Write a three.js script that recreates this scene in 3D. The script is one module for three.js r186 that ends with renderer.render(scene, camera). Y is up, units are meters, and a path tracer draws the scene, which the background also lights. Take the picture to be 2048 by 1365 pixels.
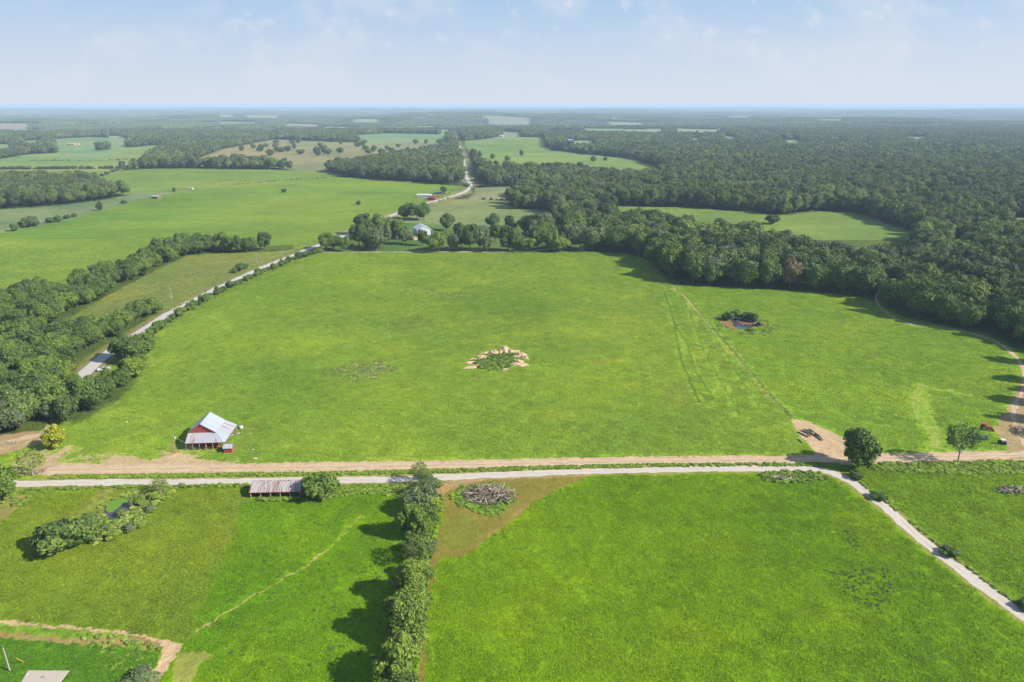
import * as THREE from 'three';
import { mergeGeometries } from 'three/addons/utils/BufferGeometryUtils.js';

// ---------------------------------------------------------------- camera, sky, sun, exposure
const CAM_H = 120, FOCAL = 1365, LEVEL = 209;                 // metres up; focal length and level line in pixels of a 2048 x 1365 frame
const PITCH = Math.atan((682.5 - LEVEL) / FOCAL);
const scene = new THREE.Scene();
const camera = new THREE.PerspectiveCamera(2 * Math.atan(682.5 / FOCAL) * 180 / Math.PI, 2048 / 1365, 1, 90000);
camera.position.set(0, CAM_H, 0);
camera.rotation.set(-PITCH, 0, 0);
camera.updateMatrixWorld(true);
const renderer = new THREE.WebGLRenderer({ antialias: true });
renderer.toneMapping = THREE.LinearToneMapping;
renderer.toneMappingExposure = 2.15;
renderer.shadowMap.enabled = true;
const ELEV = 35 * Math.PI / 180, SUN = new THREE.Vector3(0.95 * Math.cos(ELEV), Math.sin(ELEV), 0.31 * Math.cos(ELEV)).normalize();
const sun = new THREE.DirectionalLight(new THREE.Color().setRGB(1.0, 0.955, 0.87), 4.4);
sun.position.copy(SUN).multiplyScalar(1500).add(new THREE.Vector3(0, 0, -400));
sun.target.position.set(0, 0, -400);
sun.castShadow = true; sun.shadow.radius = 1;
Object.assign(sun.shadow.camera, { left: -900, right: 900, top: 900, bottom: -900, near: 10, far: 4000 });
sun.shadow.mapSize.set(4096, 4096);
scene.add(sun, sun.target);
scene.fog = new THREE.FogExp2(new THREE.Color().setRGB(0.62, 0.81, 1.0), 0.00009);

// ---------------------------------------------------------------- random numbers and noise
function rngOf(seed) { let a = seed | 0; return () => { a = (a + 0x6d2b79f5) | 0; let t = Math.imul(a ^ (a >>> 15), 1 | a); t = (t + Math.imul(t ^ (t >>> 7), 61 | t)) ^ t; return ((t ^ (t >>> 14)) >>> 0) / 4294967296; }; }
const R = rngOf(77);
const rr = (a, b, r = R) => a + (b - a) * r();
const HASH = new Float32Array(65536); { const r = rngOf(5); for (let i = 0; i < 65536; i++) HASH[i] = r(); }
function noise(x, y) {
  const xi = Math.floor(x), yi = Math.floor(y); let fx = x - xi, fy = y - yi;
  fx = fx * fx * (3 - 2 * fx); fy = fy * fy * (3 - 2 * fy);
  const h = (a, b) => HASH[((a & 255) + ((b & 255) << 8)) & 65535];
  const a = h(xi, yi), b = h(xi + 1, yi), c = h(xi, yi + 1), d = h(xi + 1, yi + 1);
  return a + (b - a) * fx + (c - a) * fy + (a - b - c + d) * fx * fy;
}
const fbm = (x, y, n = 4) => { let s = 0, w = 0.5, t = 0; for (let i = 0; i < n; i++) { s += w * noise(x, y); t += w; w *= 0.55; x = x * 2.03 + 17.3; y = y * 2.03 + 9.1; } return s / t; };
const sm = (a, b, x) => { const t = Math.min(1, Math.max(0, (x - a) / (b - a))); return t * t * (3 - 2 * t); };

// ---------------------------------------------------------------- sky (air and thin cloud only)
{
  const W = 2048, H = 1024, data = new Float32Array(W * H * 4), sunAz = Math.atan2(SUN.z, SUN.x);
  for (let j = 0; j < H; j++) {
    const el = ((j + 0.5) / H - 0.5) * Math.PI, e = Math.max(0, el) * 180 / Math.PI;
    for (let i = 0; i < W; i++) {
      const az = ((i + 0.5) / W - 0.5) * 2 * Math.PI;
      const t1 = sm(0, 11, e), t2 = sm(7, 60, e);
      let r = 0.352, g = 0.388, b = 0.450;
      r += (0.178 - r) * t1; g += (0.296 - g) * t1; b += (0.435 - b) * t1;
      r += (0.075 - r) * t2; g += (0.150 - g) * t2; b += (0.330 - b) * t2;
      const ca = Math.cos(az - sunAz) * Math.cos(el) * Math.cos(ELEV) + Math.sin(el) * Math.sin(ELEV);
      const glow = 0.30 * Math.pow(Math.max(0, 0.5 + 0.5 * ca), 4) * (1 - 0.5 * t2);
      r += glow * 0.30; g += glow * 0.27; b += glow * 0.24;
      // thin veils and a few small cloud wisps
      const x = Math.cos(az) * 6, z = Math.sin(az) * 6;
      const veil = sm(0.42, 0.75, fbm(x * 2.2 + 40 + e * 0.03, z * 2.2 + e * 0.42 + 7, 5)) * sm(0, 2.5, e) * 0.42;
      const puff = sm(0.66, 0.80, fbm(x * 9.5 + e * 0.1, z * 9.5 + e * 1.5 + 3.7, 4)) * sm(2.0, 4.0, e) * 0.42;
      const cl = Math.min(0.8, veil + puff), cr = 0.400, cg = 0.415, cb = 0.455;
      r += (cr - r) * cl; g += (cg - g) * cl; b += (cb - b) * cl;
      const o = (j * W + i) * 4; data[o] = r * 0.88; data[o + 1] = g * 0.88; data[o + 2] = b * 0.88; data[o + 3] = 1;
    }
  }
  const t = new THREE.DataTexture(data, W, H, THREE.RGBAFormat, THREE.FloatType);
  t.mapping = THREE.EquirectangularReflectionMapping; t.magFilter = THREE.LinearFilter; t.minFilter = THREE.LinearFilter; t.needsUpdate = true;
  scene.background = t; scene.environment = t;
}

// ---------------------------------------------------------------- from picture positions to places on the ground
const CP = Math.cos(PITCH), SP = Math.sin(PITCH);
function at(px, py, h = 0) {                                   // where the sight line through a pixel meets height h
  const dx = (px - 1024) / FOCAL, dy = -(py - 682.5) / FOCAL;
  const wy = dy * CP - SP, wz = -dy * SP - CP, t = (h - CAM_H) / wy;
  return [dx * t, wz * t];
}
const places = (list) => list.map(([x, y, h]) => at(x, y, h || 0));
function inside(poly, x, z) {
  let c = false;
  for (let i = 0, j = poly.length - 1; i < poly.length; j = i++) {
    const [xi, zi] = poly[i], [xj, zj] = poly[j];
    if ((zi > z) !== (zj > z) && x < (xj - xi) * (z - zi) / (zj - zi) + xi) c = !c;
  }
  return c;
}
function boxed(poly) { let a = 1e9, b = -1e9, c = 1e9, d = -1e9; for (const [x, z] of poly) { a = Math.min(a, x); b = Math.max(b, x); c = Math.min(c, z); d = Math.max(d, z); } return { poly, a, b, c, d }; }
const hits = (set, x, z) => { for (const s of set) if (x >= s.a && x <= s.b && z >= s.c && z <= s.d && inside(s.poly, x, z)) return s; return null; };
function nearLine(line, x, z) {                                // distance from a polyline
  let best = 1e9;
  for (let i = 0; i + 1 < line.length; i++) {
    const [ax, az] = line[i], [bx, bz] = line[i + 1], ux = bx - ax, uz = bz - az;
    const t = Math.min(1, Math.max(0, ((x - ax) * ux + (z - az) * uz) / (ux * ux + uz * uz)));
    best = Math.min(best, Math.hypot(x - ax - ux * t, z - az - uz * t));
  }
  return best;
}
function terrain(x, z) {                                       // level near by, low wooded ridges beyond 3 km
  const d = Math.hypot(x, z), k = sm(2700, 6500, d);
  if (k <= 0) return 0;
  return k * (fbm(x / 2300 + 11, z / 1500 + 4, 3) - 0.57) * (130 + 30 * sm(8000, 20000, d)) * (1 - sm(26000, 40000, d));
}

// ---------------------------------------------------------------- naming
const counts = {};
function numbered(n) { const k = counts[n] = (counts[n] || 0) + 1; return k === 1 ? n : n + '_' + String(k - 1).padStart(3, '0'); }
function tag(o, label, category, group) { o.userData = { label, category }; if (group) o.userData.group = group; return o; }
function thing(name, label, category, [x, y, z], turn = 0, group) { const o = new THREE.Group(); o.name = numbered(name); o.position.set(x, y, z); o.rotation.y = turn; tag(o, label, category, group); scene.add(o); return o; }
function part(name, geo, mat, parent) { const m = new THREE.Mesh(geo, mat); m.name = name; parent.add(m); return m; }
function structure(name, geo, mat) { const m = new THREE.Mesh(geo, mat); m.name = numbered(name); m.userData = { kind: 'structure' }; scene.add(m); return m; }
const box = (w, h, d, x = 0, y = 0, z = 0) => new THREE.BoxGeometry(w, h, d).translate(x, y, z);
const lin = (c) => { c /= 255; return c <= 0.04045 ? c / 12.92 : Math.pow((c + 0.055) / 1.055, 2.4); };
const enc = (v) => { v = Math.min(1, Math.max(0, v)); return v <= 0.0031308 ? v * 12.92 : 1.055 * Math.pow(v, 1 / 2.4) - 0.055; };
const KEXP = 1.9;                                              // a sunlit level surface shows about this times its base colour
const base = (r, g, b) => new THREE.Color().setRGB(Math.min(0.85, lin(r) / KEXP), Math.min(0.85, lin(g) / KEXP), Math.min(0.85, lin(b) / KEXP));
const paint = (r, g, b, o = {}) => new THREE.MeshStandardMaterial({ color: base(r, g, b), roughness: 0.85, ...o });

// ---------------------------------------------------------------- where fields, woods and roads lie
const ROAD_COUNTY = places([[150, 765], [178, 738], [205, 715], [240, 690], [300, 652], [350, 620], [430, 578], [500, 546], [580, 512], [640, 490], [700, 467], [760, 440], [800, 425], [850, 408], [890, 397], [920, 388], [938, 378], [941, 370], [937, 361], [932, 352], [930, 340], [927, 322], [922, 305], [918, 292], [912, 277], [909, 266], [906, 258]]);
const ROAD_GRAVEL = places([[-60, 969], [40, 968], [200, 966], [400, 964], [600, 962], [760, 960], [900, 955], [1050, 948], [1200, 943], [1400, 939], [1560, 937], [1620, 938], [1660, 945], [1700, 962], [1760, 1006], [1850, 1085], [1950, 1162], [2048, 1233], [2180, 1325]]);
const ROAD_DIRT = places([[92, 941], [200, 940], [330, 938], [480, 937], [640, 935], [800, 933], [1000, 929], [1200, 925], [1400, 922], [1600, 921], [1720, 919], [1850, 915], [1960, 913], [2048, 911], [2150, 908]]);
const ROAD_EAST = places([[2060, 905], [2040, 870], [2028, 830], [2040, 790], [2050, 755], [2042, 725], [2010, 695], [1975, 676], [1900, 658], [1830, 650], [1790, 637], [1762, 615], [1752, 596], [1758, 585]]);
const LANE_FARM = places([[640, 505], [760, 504.5], [880, 504], [1000, 504], [1060, 502], [1100, 498], [1135, 496]]);
const LANE_WEST = places([[-30, 893], [20, 884], [60, 873], [88, 868], [100, 850], [112, 838]]);
const LANE_FIELD = places([[-10, 466], [30, 456], [75, 446], [140, 430], [185, 417], [240, 404], [290, 394], [340, 386], [390, 378], [440, 372]]);

const FIELDS = [  // beyond the near pastures: [colour as seen, picture outline]; a third number is the height of the tree tops that hide the edge
  [[130, 158, 50], [[-60, 575, 13], [0, 556, 13], [130, 548, 13], [230, 512, 13], [290, 490, 13], [320, 470, 13], [400, 464, 13], [480, 472, 13], [585, 468, 13], [590, 497], [640, 488], [700, 465], [800, 423], [850, 406], [900, 391], [925, 373], [830, 364], [740, 359], [690, 354], [600, 359], [513, 366], [427, 373], [342, 386], [290, 398], [205, 419], [154, 436], [85, 451], [0, 465], [-60, 478]]],
  [[126, 154, 60], [[171, 367], [236, 343], [287, 338], [372, 337], [640, 341], [680, 349], [690, 354], [600, 359], [513, 366], [427, 373], [342, 386], [296, 384], [270, 372, 14], [200, 364, 14]]],
  [[142, 152, 96], [[-60, 478], [0, 465], [85, 451], [154, 436], [205, 419], [290, 398], [342, 386], [294, 383], [205, 400], [126, 410], [0, 419], [-60, 422]]],
  [[128, 154, 66], [[-60, 342], [0, 341], [236, 338], [240, 343], [171, 367], [140, 356, 12], [90, 350, 14], [0, 352, 12], [-60, 356, 12]]],
  [[142, 162, 82], [[-60, 343], [0, 342], [240, 341], [290, 336], [296, 318], [331, 296], [430, 285], [380, 286], [300, 291], [200, 301], [55, 309], [0, 318], [-60, 320]]],
  [[158, 152, 100], [[321, 333], [372, 332], [410, 318, 16], [480, 313, 16], [560, 320, 16], [600, 324, 16], [640, 326, 16], [700, 318, 16], [830, 300, 14], [898, 292, 10], [900, 284], [820, 286], [700, 285], [547, 279], [500, 288], [441, 299], [407, 313]]],
  [[132, 158, 74], [[928, 290], [930, 282], [1017, 273], [1089, 275], [1092, 292], [1106, 300], [1181, 309], [1270, 318], [1335, 342], [1300, 345, 14], [1240, 342, 14], [1150, 334, 14], [1100, 330, 14], [1044, 334, 12], [990, 338, 12], [955, 332], [938, 300]]],
  [[148, 152, 106], [[956, 376], [1055, 372], [1060, 380], [1040, 389], [1020, 402], [935, 398], [948, 388], [950, 378]]],
  [[140, 152, 90], [[935, 398], [1020, 402], [1022, 419], [1099, 420], [1118, 440, 15], [1080, 448, 12], [1000, 453], [905, 452], [812, 445], [792, 434], [860, 412], [905, 399]]],
  [[100, 130, 58], [[588, 499], [640, 488], [792, 432], [812, 445], [905, 452], [1000, 453], [1090, 446], [1130, 472], [1180, 500], [1182, 505.5], [640, 505.5]]],
  [[128, 152, 66], [[1216, 418, 16], [1225, 413], [1360, 414], [1500, 424], [1560, 431], [1640, 422], [1700, 425], [1740, 435], [1790, 452], [1850, 470], [1835, 482, 19], [1720, 492, 19], [1620, 476, 19], [1550, 467, 19], [1480, 448, 19], [1330, 426, 19]]],
  [[130, 150, 90], [[1880, 476], [1930, 479], [1935, 485, 16], [1890, 482, 16]]],
  [[165, 160, 110], [[2018, 432], [2080, 436], [2080, 448, 15], [2020, 442, 15]]],
  [[140, 165, 110], [[1120, 282], [1190, 281], [1192, 286], [1150, 287]]],
  [[140, 165, 112], [[1160, 256], [1300, 258], [1300, 264], [1240, 262], [1170, 261]]],
  [[150, 168, 118], [[1292, 256], [1326, 257], [1326, 264], [1292, 264]]],
  [[146, 168, 116], [[1350, 255], [1452, 258], [1436, 264], [1350, 263]]],
  [[140, 164, 108], [[1380, 276], [1400, 276], [1400, 281], [1380, 281]]],
  [[140, 164, 108], [[1446, 272], [1474, 274], [1474, 278], [1446, 278]]],
  [[140, 164, 108], [[1552, 280], [1602, 280], [1602, 288], [1575, 286]]],
  [[140, 164, 108], [[1698, 284], [1740, 276], [1744, 283], [1700, 290]]],
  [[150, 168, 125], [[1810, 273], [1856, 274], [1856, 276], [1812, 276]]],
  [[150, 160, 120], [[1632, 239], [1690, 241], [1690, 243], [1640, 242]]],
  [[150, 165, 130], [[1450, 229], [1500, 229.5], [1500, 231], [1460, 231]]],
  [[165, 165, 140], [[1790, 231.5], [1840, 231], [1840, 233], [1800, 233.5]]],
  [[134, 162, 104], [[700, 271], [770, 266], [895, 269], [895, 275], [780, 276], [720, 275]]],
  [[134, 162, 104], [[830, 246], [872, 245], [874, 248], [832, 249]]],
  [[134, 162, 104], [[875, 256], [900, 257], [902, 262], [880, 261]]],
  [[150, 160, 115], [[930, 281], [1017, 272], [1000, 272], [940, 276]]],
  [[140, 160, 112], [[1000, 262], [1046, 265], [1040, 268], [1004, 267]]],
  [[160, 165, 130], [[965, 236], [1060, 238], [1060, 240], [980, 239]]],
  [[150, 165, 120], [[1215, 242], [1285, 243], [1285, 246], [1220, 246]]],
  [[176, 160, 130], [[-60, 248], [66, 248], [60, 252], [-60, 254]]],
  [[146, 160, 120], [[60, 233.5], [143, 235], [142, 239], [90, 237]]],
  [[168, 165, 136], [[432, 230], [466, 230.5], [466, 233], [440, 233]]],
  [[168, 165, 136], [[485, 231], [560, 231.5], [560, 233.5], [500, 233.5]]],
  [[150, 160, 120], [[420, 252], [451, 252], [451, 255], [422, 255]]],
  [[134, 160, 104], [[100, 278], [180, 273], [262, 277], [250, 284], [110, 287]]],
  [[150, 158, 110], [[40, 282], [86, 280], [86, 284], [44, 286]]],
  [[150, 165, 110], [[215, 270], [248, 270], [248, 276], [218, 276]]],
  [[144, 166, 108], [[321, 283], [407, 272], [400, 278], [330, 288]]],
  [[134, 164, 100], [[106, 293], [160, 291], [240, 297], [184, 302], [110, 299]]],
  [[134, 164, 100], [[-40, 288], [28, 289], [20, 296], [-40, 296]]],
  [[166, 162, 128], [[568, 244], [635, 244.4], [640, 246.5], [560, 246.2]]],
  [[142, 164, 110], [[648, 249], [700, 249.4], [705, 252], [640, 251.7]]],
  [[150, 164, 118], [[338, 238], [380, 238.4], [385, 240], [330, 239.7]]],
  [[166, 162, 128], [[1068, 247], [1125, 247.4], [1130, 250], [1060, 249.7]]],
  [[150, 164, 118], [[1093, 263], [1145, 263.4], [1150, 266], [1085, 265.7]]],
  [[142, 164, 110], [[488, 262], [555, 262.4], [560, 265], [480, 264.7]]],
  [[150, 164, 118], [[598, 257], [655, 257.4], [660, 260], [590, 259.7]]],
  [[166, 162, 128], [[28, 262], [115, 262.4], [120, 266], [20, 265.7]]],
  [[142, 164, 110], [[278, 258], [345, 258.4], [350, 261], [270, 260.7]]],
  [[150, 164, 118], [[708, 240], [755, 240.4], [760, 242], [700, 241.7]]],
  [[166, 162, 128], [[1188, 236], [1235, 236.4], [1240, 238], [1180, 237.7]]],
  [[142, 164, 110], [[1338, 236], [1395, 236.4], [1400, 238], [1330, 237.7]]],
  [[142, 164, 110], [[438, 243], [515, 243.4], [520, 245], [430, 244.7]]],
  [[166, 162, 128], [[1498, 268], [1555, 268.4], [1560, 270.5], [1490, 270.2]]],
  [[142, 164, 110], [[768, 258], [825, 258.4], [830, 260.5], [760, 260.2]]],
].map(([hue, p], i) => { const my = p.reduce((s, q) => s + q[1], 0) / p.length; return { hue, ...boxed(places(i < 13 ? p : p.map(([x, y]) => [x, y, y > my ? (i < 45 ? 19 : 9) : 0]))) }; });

const PASTURE_WEST = places([[58, 686], [116, 650], [219, 592], [300, 548], [376, 512], [450, 508], [535, 508], [590, 500], [600, 506], [520, 540], [440, 576], [340, 612], [310, 616], [230, 655], [150, 672], [90, 690]]);
const WOODS = [   // near woods, outlines on the ground
  { name: 'east', poly: [[1180, 503], [1260, 509], [1300, 519], [1318, 545], [1345, 568], [1400, 572], [1500, 577], [1600, 582], [1680, 590], [1735, 598], [1765, 612], [1805, 635], [1870, 648], [1960, 664], [2005, 684], [2060, 712], [2300, 720], [2300, 480], [1180, 480]] },
  { name: 'hedgerow', poly: [[-120, 730], [0, 692], [58, 680], [116, 648], [219, 590], [300, 546], [376, 511], [440, 507], [550, 504], [586, 498], [586, 490], [540, 492], [440, 494], [370, 497], [330, 507], [280, 530], [200, 565], [120, 588], [0, 606], [-120, 625]] },
  { name: 'thicket', poly: [[-120, 735], [20, 690], [100, 688], [170, 672], [235, 655], [308, 618], [312, 632], [250, 672], [205, 700], [165, 728], [150, 748], [188, 752], [225, 758], [262, 742], [286, 708], [292, 722], [268, 770], [235, 800], [190, 828], [150, 850], [115, 840], [70, 868], [10, 880], [-120, 900]] },
].map((w) => ({ ...w, ...boxed(places(w.poly)) }));
function isField(x, z) { return hits(FIELDS, x, z); }
function roadClear(x, z) {
  if (x > -420 && x < 40 && z < -250) {
    const d = -z, wide = d > 560 && d < 1130;
    if (nearLine(ROAD_COUNTY, x, z) < (wide ? 30 : 7.5) || (d > 1130 && nearLine(ROAD_COUNTY, x - 11, z) < 13)) return false;
  }
  if (x > 60 && z > -480 && nearLine(ROAD_EAST, x, z) < 5) return false;
  return true;
}
function isWood(x, z) {
  const d = -z;
  if (hits(WOODS, x, z) && !isField(x, z)) return roadClear(x, z);
  if (d > 615 && !isField(x, z)) return roadClear(x, z);
  return false;
}


// ---------------------------------------------------------------- ground: one sheet, four colour maps of growing texel size
const poly2 = (ctx, pts) => { ctx.beginPath(); pts.forEach(([x, z], i) => (i ? ctx.lineTo(x, -z) : ctx.moveTo(x, -z))); };
function paintMap(x0, x1, d0, d1, W, H, draw, warp, grain) {
  const cv = document.createElement('canvas'); cv.width = W; cv.height = H;
  const ctx = cv.getContext('2d');
  ctx.setTransform(W / (x1 - x0), 0, 0, H / (d1 - d0), -x0 * W / (x1 - x0), -d0 * H / (d1 - d0));
  const fill = (c, pts, a = 1) => { ctx.globalAlpha = a; ctx.fillStyle = `rgb(${c.join(',')})`; poly2(ctx, pts); ctx.closePath(); ctx.fill(); };
  const line = (c, w, pts, a = 1) => { ctx.globalAlpha = a; ctx.strokeStyle = `rgb(${c.join(',')})`; ctx.lineWidth = w; ctx.lineCap = 'round'; ctx.lineJoin = 'round'; poly2(ctx, pts); ctx.stroke(); };
  draw({ fill, line, all: (c) => { ctx.globalAlpha = 1; ctx.fillStyle = `rgb(${c.join(',')})`; ctx.fillRect(x0 - 9, d0 - 9, x1 - x0 + 18, d1 - d0 + 18); } });
  const src = ctx.getImageData(0, 0, W, H).data, out = new Uint8Array(W * H * 4), sx = (x1 - x0) / W, sy = (d1 - d0) / H;
  const LIN = new Float32Array(256); for (let i = 0; i < 256; i++) LIN[i] = lin(i) / KEXP;
  const ENC = new Uint8Array(4097); for (let i = 0; i <= 4096; i++) ENC[i] = Math.round(255 * enc(i / 4096));
  for (let j = 0; j < H; j++) for (let i = 0; i < W; i++) {
    const x = x0 + (i + 0.5) * sx, d = d0 + (j + 0.5) * sy;
    let u = i, v = j;
    if (warp) {
      u = Math.min(W - 1, Math.max(0, Math.round(i + (noise(x / 2.1, d / 2.1) - 0.5 + (noise(x / 0.7 + 50, d / 0.7) - 0.5) * 0.7) * warp / sx)));
      v = Math.min(H - 1, Math.max(0, Math.round(j + (noise(x / 2.1 + 31, d / 2.1 + 8) - 0.5 + (noise(x / 0.7, d / 0.7 + 50) - 0.5) * 0.7) * warp / sy)));
    }
    const s = (v * W + u) * 4, o = (j * W + i) * 4;
    let r = LIN[src[s]], g = LIN[src[s + 1]], b = LIN[src[s + 2]];
    const m = grain(x, d, src[s + 1] - src[s]);
    r *= m[0]; g *= m[1]; b *= m[2];
    out[o] = ENC[Math.min(4096, (r * 4096) | 0)]; out[o + 1] = ENC[Math.min(4096, (g * 4096) | 0)]; out[o + 2] = ENC[Math.min(4096, (b * 4096) | 0)]; out[o + 3] = 255;
  }
  const t = new THREE.DataTexture(out, W, H, THREE.RGBAFormat, THREE.UnsignedByteType);
  t.colorSpace = THREE.SRGBColorSpace; t.magFilter = THREE.LinearFilter; t.minFilter = THREE.LinearFilter; t.wrapS = t.wrapT = THREE.ClampToEdgeWrapping; t.needsUpdate = true;
  t.userData = { x0, x1, d0, d1, W, H, out };
  return t;
}
const grainTriple = [1, 1, 1];
function grassGrain(x, d, green) {                            // clumps, mowing swaths, yellowed and lush patches; bare soil only gets clods
  const fine = noise(x * 2.3, d * 2.3) - 0.5, mid = noise(x / 1.3 + 7, d / 1.3) - 0.5, tuft = noise(x / 4.5, d / 4.5 + 60) - 0.5;
  if (green > 8) {
    const lush = fbm(x / 34 + 3, d / 34, 4) - 0.5, wide = fbm(x / 95 + 31, d / 70, 3) - 0.5, dry = sm(0.52, 0.78, fbm(x / 21 + 90, d / 15 + 40, 4)), rows = x > -20 && d < 205 ? x * 0.96 + d * 0.22 : d < 205 ? d + x * 0.35 : x * 0.25 + d;
    const swath = Math.sin((rows + 1.6 * noise(x / 30, d / 30)) * 1.9) * (0.5 + noise(x / 25, d / 25));
    const m = 1 + 0.55 * fine + 0.5 * mid + 0.16 * tuft + 0.3 * lush + 0.24 * wide + 0.07 * swath;
    grainTriple[0] = m * (1 + 0.22 * dry + 0.2 * lush + 0.16 * wide); grainTriple[1] = m * (1 + 0.06 * dry); grainTriple[2] = m * (1 + 0.1 * dry - 0.3 * lush);
  } else {
    const m = 1 + 0.22 * fine + 0.22 * mid + 0.14 * tuft + 0.25 * (fbm(x / 9, d / 9 + 5, 3) - 0.5);
    grainTriple[0] = m; grainTriple[1] = m; grainTriple[2] = m;
  }
  return grainTriple;
}
const G_MAIN = [140, 171, 50], G_RIGHT = [138, 173, 46], G_LUSH = [118, 156, 16], G_MOWN = [127, 150, 34], G_LEFT2 = [113, 156, 16], SOIL = [222, 188, 150], SOIL2 = [196, 164, 124], OLIVE = [150, 138, 60], FOREST_FLOOR = [62, 74, 38], WOOD_EDGE = [96, 116, 46];
const TRACKS = [   // wheel tracks and a worn fence line: colour, width in metres, picture line, strength
  [[74, 118, 30], 1.2, [[1325, 575], [1342, 620], [1352, 665], [1362, 720], [1385, 775], [1400, 805]], 0.75], [[74, 118, 30], 1.1, [[1362, 590], [1390, 650], [1408, 700], [1440, 760], [1480, 830]], 0.5],
  [[74, 118, 30], 1.2, [[1345, 640], [1375, 690], [1392, 745], [1430, 800]], 0.6], [[74, 118, 30], 1.0, [[1420, 660], [1460, 720], [1490, 770], [1530, 830]], 0.45],
  [[168, 164, 96], 2.6, [[1340, 566], [1370, 592], [1400, 628], [1430, 662], [1462, 700], [1500, 744], [1545, 795], [1585, 838]], 0.6], [[86, 122, 38], 0.9, [[1346, 570], [1376, 596], [1406, 632], [1436, 666], [1468, 704], [1506, 748], [1551, 799], [1590, 840]], 0.9], [[214, 186, 146], 1.0, [[1350, 578], [1366, 590], [1395, 624], [1420, 652]], 0.7],
  ...[0, 10].map((o) => [[178, 178, 100], 0.8, [[1838 + o, 768], [1826 + o, 800], [1828 + o, 826], [1850 + o, 852], [1866 + o, 872], [1864 + o, 894]], 0.85]), [[176, 176, 98], 0.8, [[1858, 790], [1852, 812], [1866, 840], [1880, 862], [1884, 880], [1872, 897]], 0.8], [[176, 176, 98], 0.7, [[1838, 768], [1870, 782], [1900, 782], [1940, 790]], 0.6],
  [[92, 128, 30], 0.8, [[990, 1070], [1060, 1110], [1110, 1140], [1160, 1175], [1200, 1200]], 0.55], [[92, 128, 30], 0.8, [[996, 1066], [1066, 1106], [1116, 1136], [1166, 1171], [1206, 1196]], 0.55],
  [[206, 178, 120], 0.55, [[372, 1280], [430, 1240], [500, 1197], [560, 1162], [610, 1133], [650, 1103]], 0.75], [[170, 172, 80], 0.45, [[650, 1103], [680, 1075], [705, 1050], [722, 1030]], 0.4],
];
function drawNear({ fill, line, all }) {
  const F = (c, p, a) => fill(c, places(p), a), L = (c, w, p, a) => line(c, w, places(p), a);
  all(G_MAIN);
  for (const f of FIELDS) fill(f.hue, f.poly);
  fill([136, 146, 66], PASTURE_WEST);
  F(G_RIGHT, [[1345, 568], [1400, 630], [1500, 745], [1585, 838], [1700, 880], [1760, 910], [2060, 905], [2300, 800], [2300, 650], [2005, 684], [1765, 612], [1600, 582]]);
  for (const w of WOODS) fill(WOOD_EDGE, w.poly);
  line([132, 140, 62], 17, ROAD_COUNTY); line([150, 140, 92], 12, ROAD_COUNTY);
  // patches in the big pasture
  F([134, 154, 72], [[640, 745], [690, 725], [780, 720], [800, 740], [740, 765], [660, 768]], 0.35);
  F([116, 146, 46], [[880, 590], [1010, 560], [1100, 600], [1090, 660], [960, 670], [890, 640]], 0.30);
  F([136, 138, 62], [[780, 640], [860, 625], [880, 650], [800, 668]], 0.30);
  F([150, 150, 80], [[1290, 540], [1310, 535], [1330, 548], [1300, 552]], 0.6);
  F([150, 150, 70], [[1310, 770], [1360, 760], [1420, 800], [1400, 825], [1340, 815]], 0.22);
  for (const [c, w, p, a] of TRACKS) L(c, w, p, a);
  // south of the gravel road
  F(G_LUSH, [[860, 962], [1200, 947], [1640, 940], [1700, 965], [2180, 1330], [2180, 1700], [830, 1700], [845, 1180]]);
  F([118, 152, 26], [[1700, 962], [1640, 930], [1780, 925], [2200, 915], [2400, 1300], [2180, 1325], [1950, 1162], [1850, 1085], [1760, 1006]]);
  F(G_MOWN, [[-200, 974], [200, 972], [502, 968], [480, 1030], [450, 1110], [385, 1265], [345, 1292], [200, 1265], [0, 1245], [-200, 1240]]);
  F(G_LEFT2, [[502, 966], [870, 960], [845, 1180], [832, 1365], [820, 1700], [200, 1700], [310, 1365], [350, 1290], [385, 1265], [450, 1110], [480, 1030]]);
  F([96, 140, 28], [[-200, 1262], [0, 1275], [200, 1292], [318, 1306], [305, 1365], [280, 1700], [-300, 1700]]);
  F([150, 158, 62], [[470, 975], [500, 972], [480, 1032], [465, 1075], [440, 1090]], 0.35);
  // mown turning ground round the brush pile
  F(OLIVE, [[862, 975], [890, 962], [1000, 954], [1190, 948], [1120, 978], [1075, 1000], [1040, 1030], [985, 1068], [945, 1102], [915, 1116], [884, 1112], [872, 1130], [858, 1200], [852, 1290], [848, 1420], [836, 1420], [842, 1290], [846, 1200], [862, 1110], [886, 1040], [886, 1005]]);
  F([182, 150, 96], [[1010, 1045], [1050, 1010], [1062, 1004], [1040, 1032], [990, 1068], [950, 1096], [930, 1106]], 0.5);
  F([196, 160, 116], [[866, 972], [900, 962], [985, 956], [930, 970], [892, 985], [880, 1000]], 0.75);
  F([122, 148, 44], [[890, 1040], [940, 1030], [970, 1060], [935, 1095], [900, 1100], [882, 1085]], 0.4);
  F([96, 146, 34], [[900, 990], [925, 972], [970, 968], [1020, 972], [1030, 998], [1012, 1018], [985, 1032], [950, 1024], [915, 1010]]);
  // soil along the two roads, at the log yard and by the machines
  line(SOIL, 7.2, ROAD_DIRT); line([206, 170, 130], 6.5, ROAD_GRAVEL, 0.5);
  F(SOIL, [[76, 948], [96, 915], [128, 894], [150, 890], [120, 912], [112, 925], [200, 928], [225, 913], [260, 912], [300, 922], [330, 912], [362, 905], [400, 918], [440, 922], [480, 930], [420, 945], [200, 948]], 0.85);
  F(SOIL2, [[-40, 885], [0, 872], [60, 862], [92, 862], [90, 885], [60, 893], [20, 905], [-40, 925]], 0.9);
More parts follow.
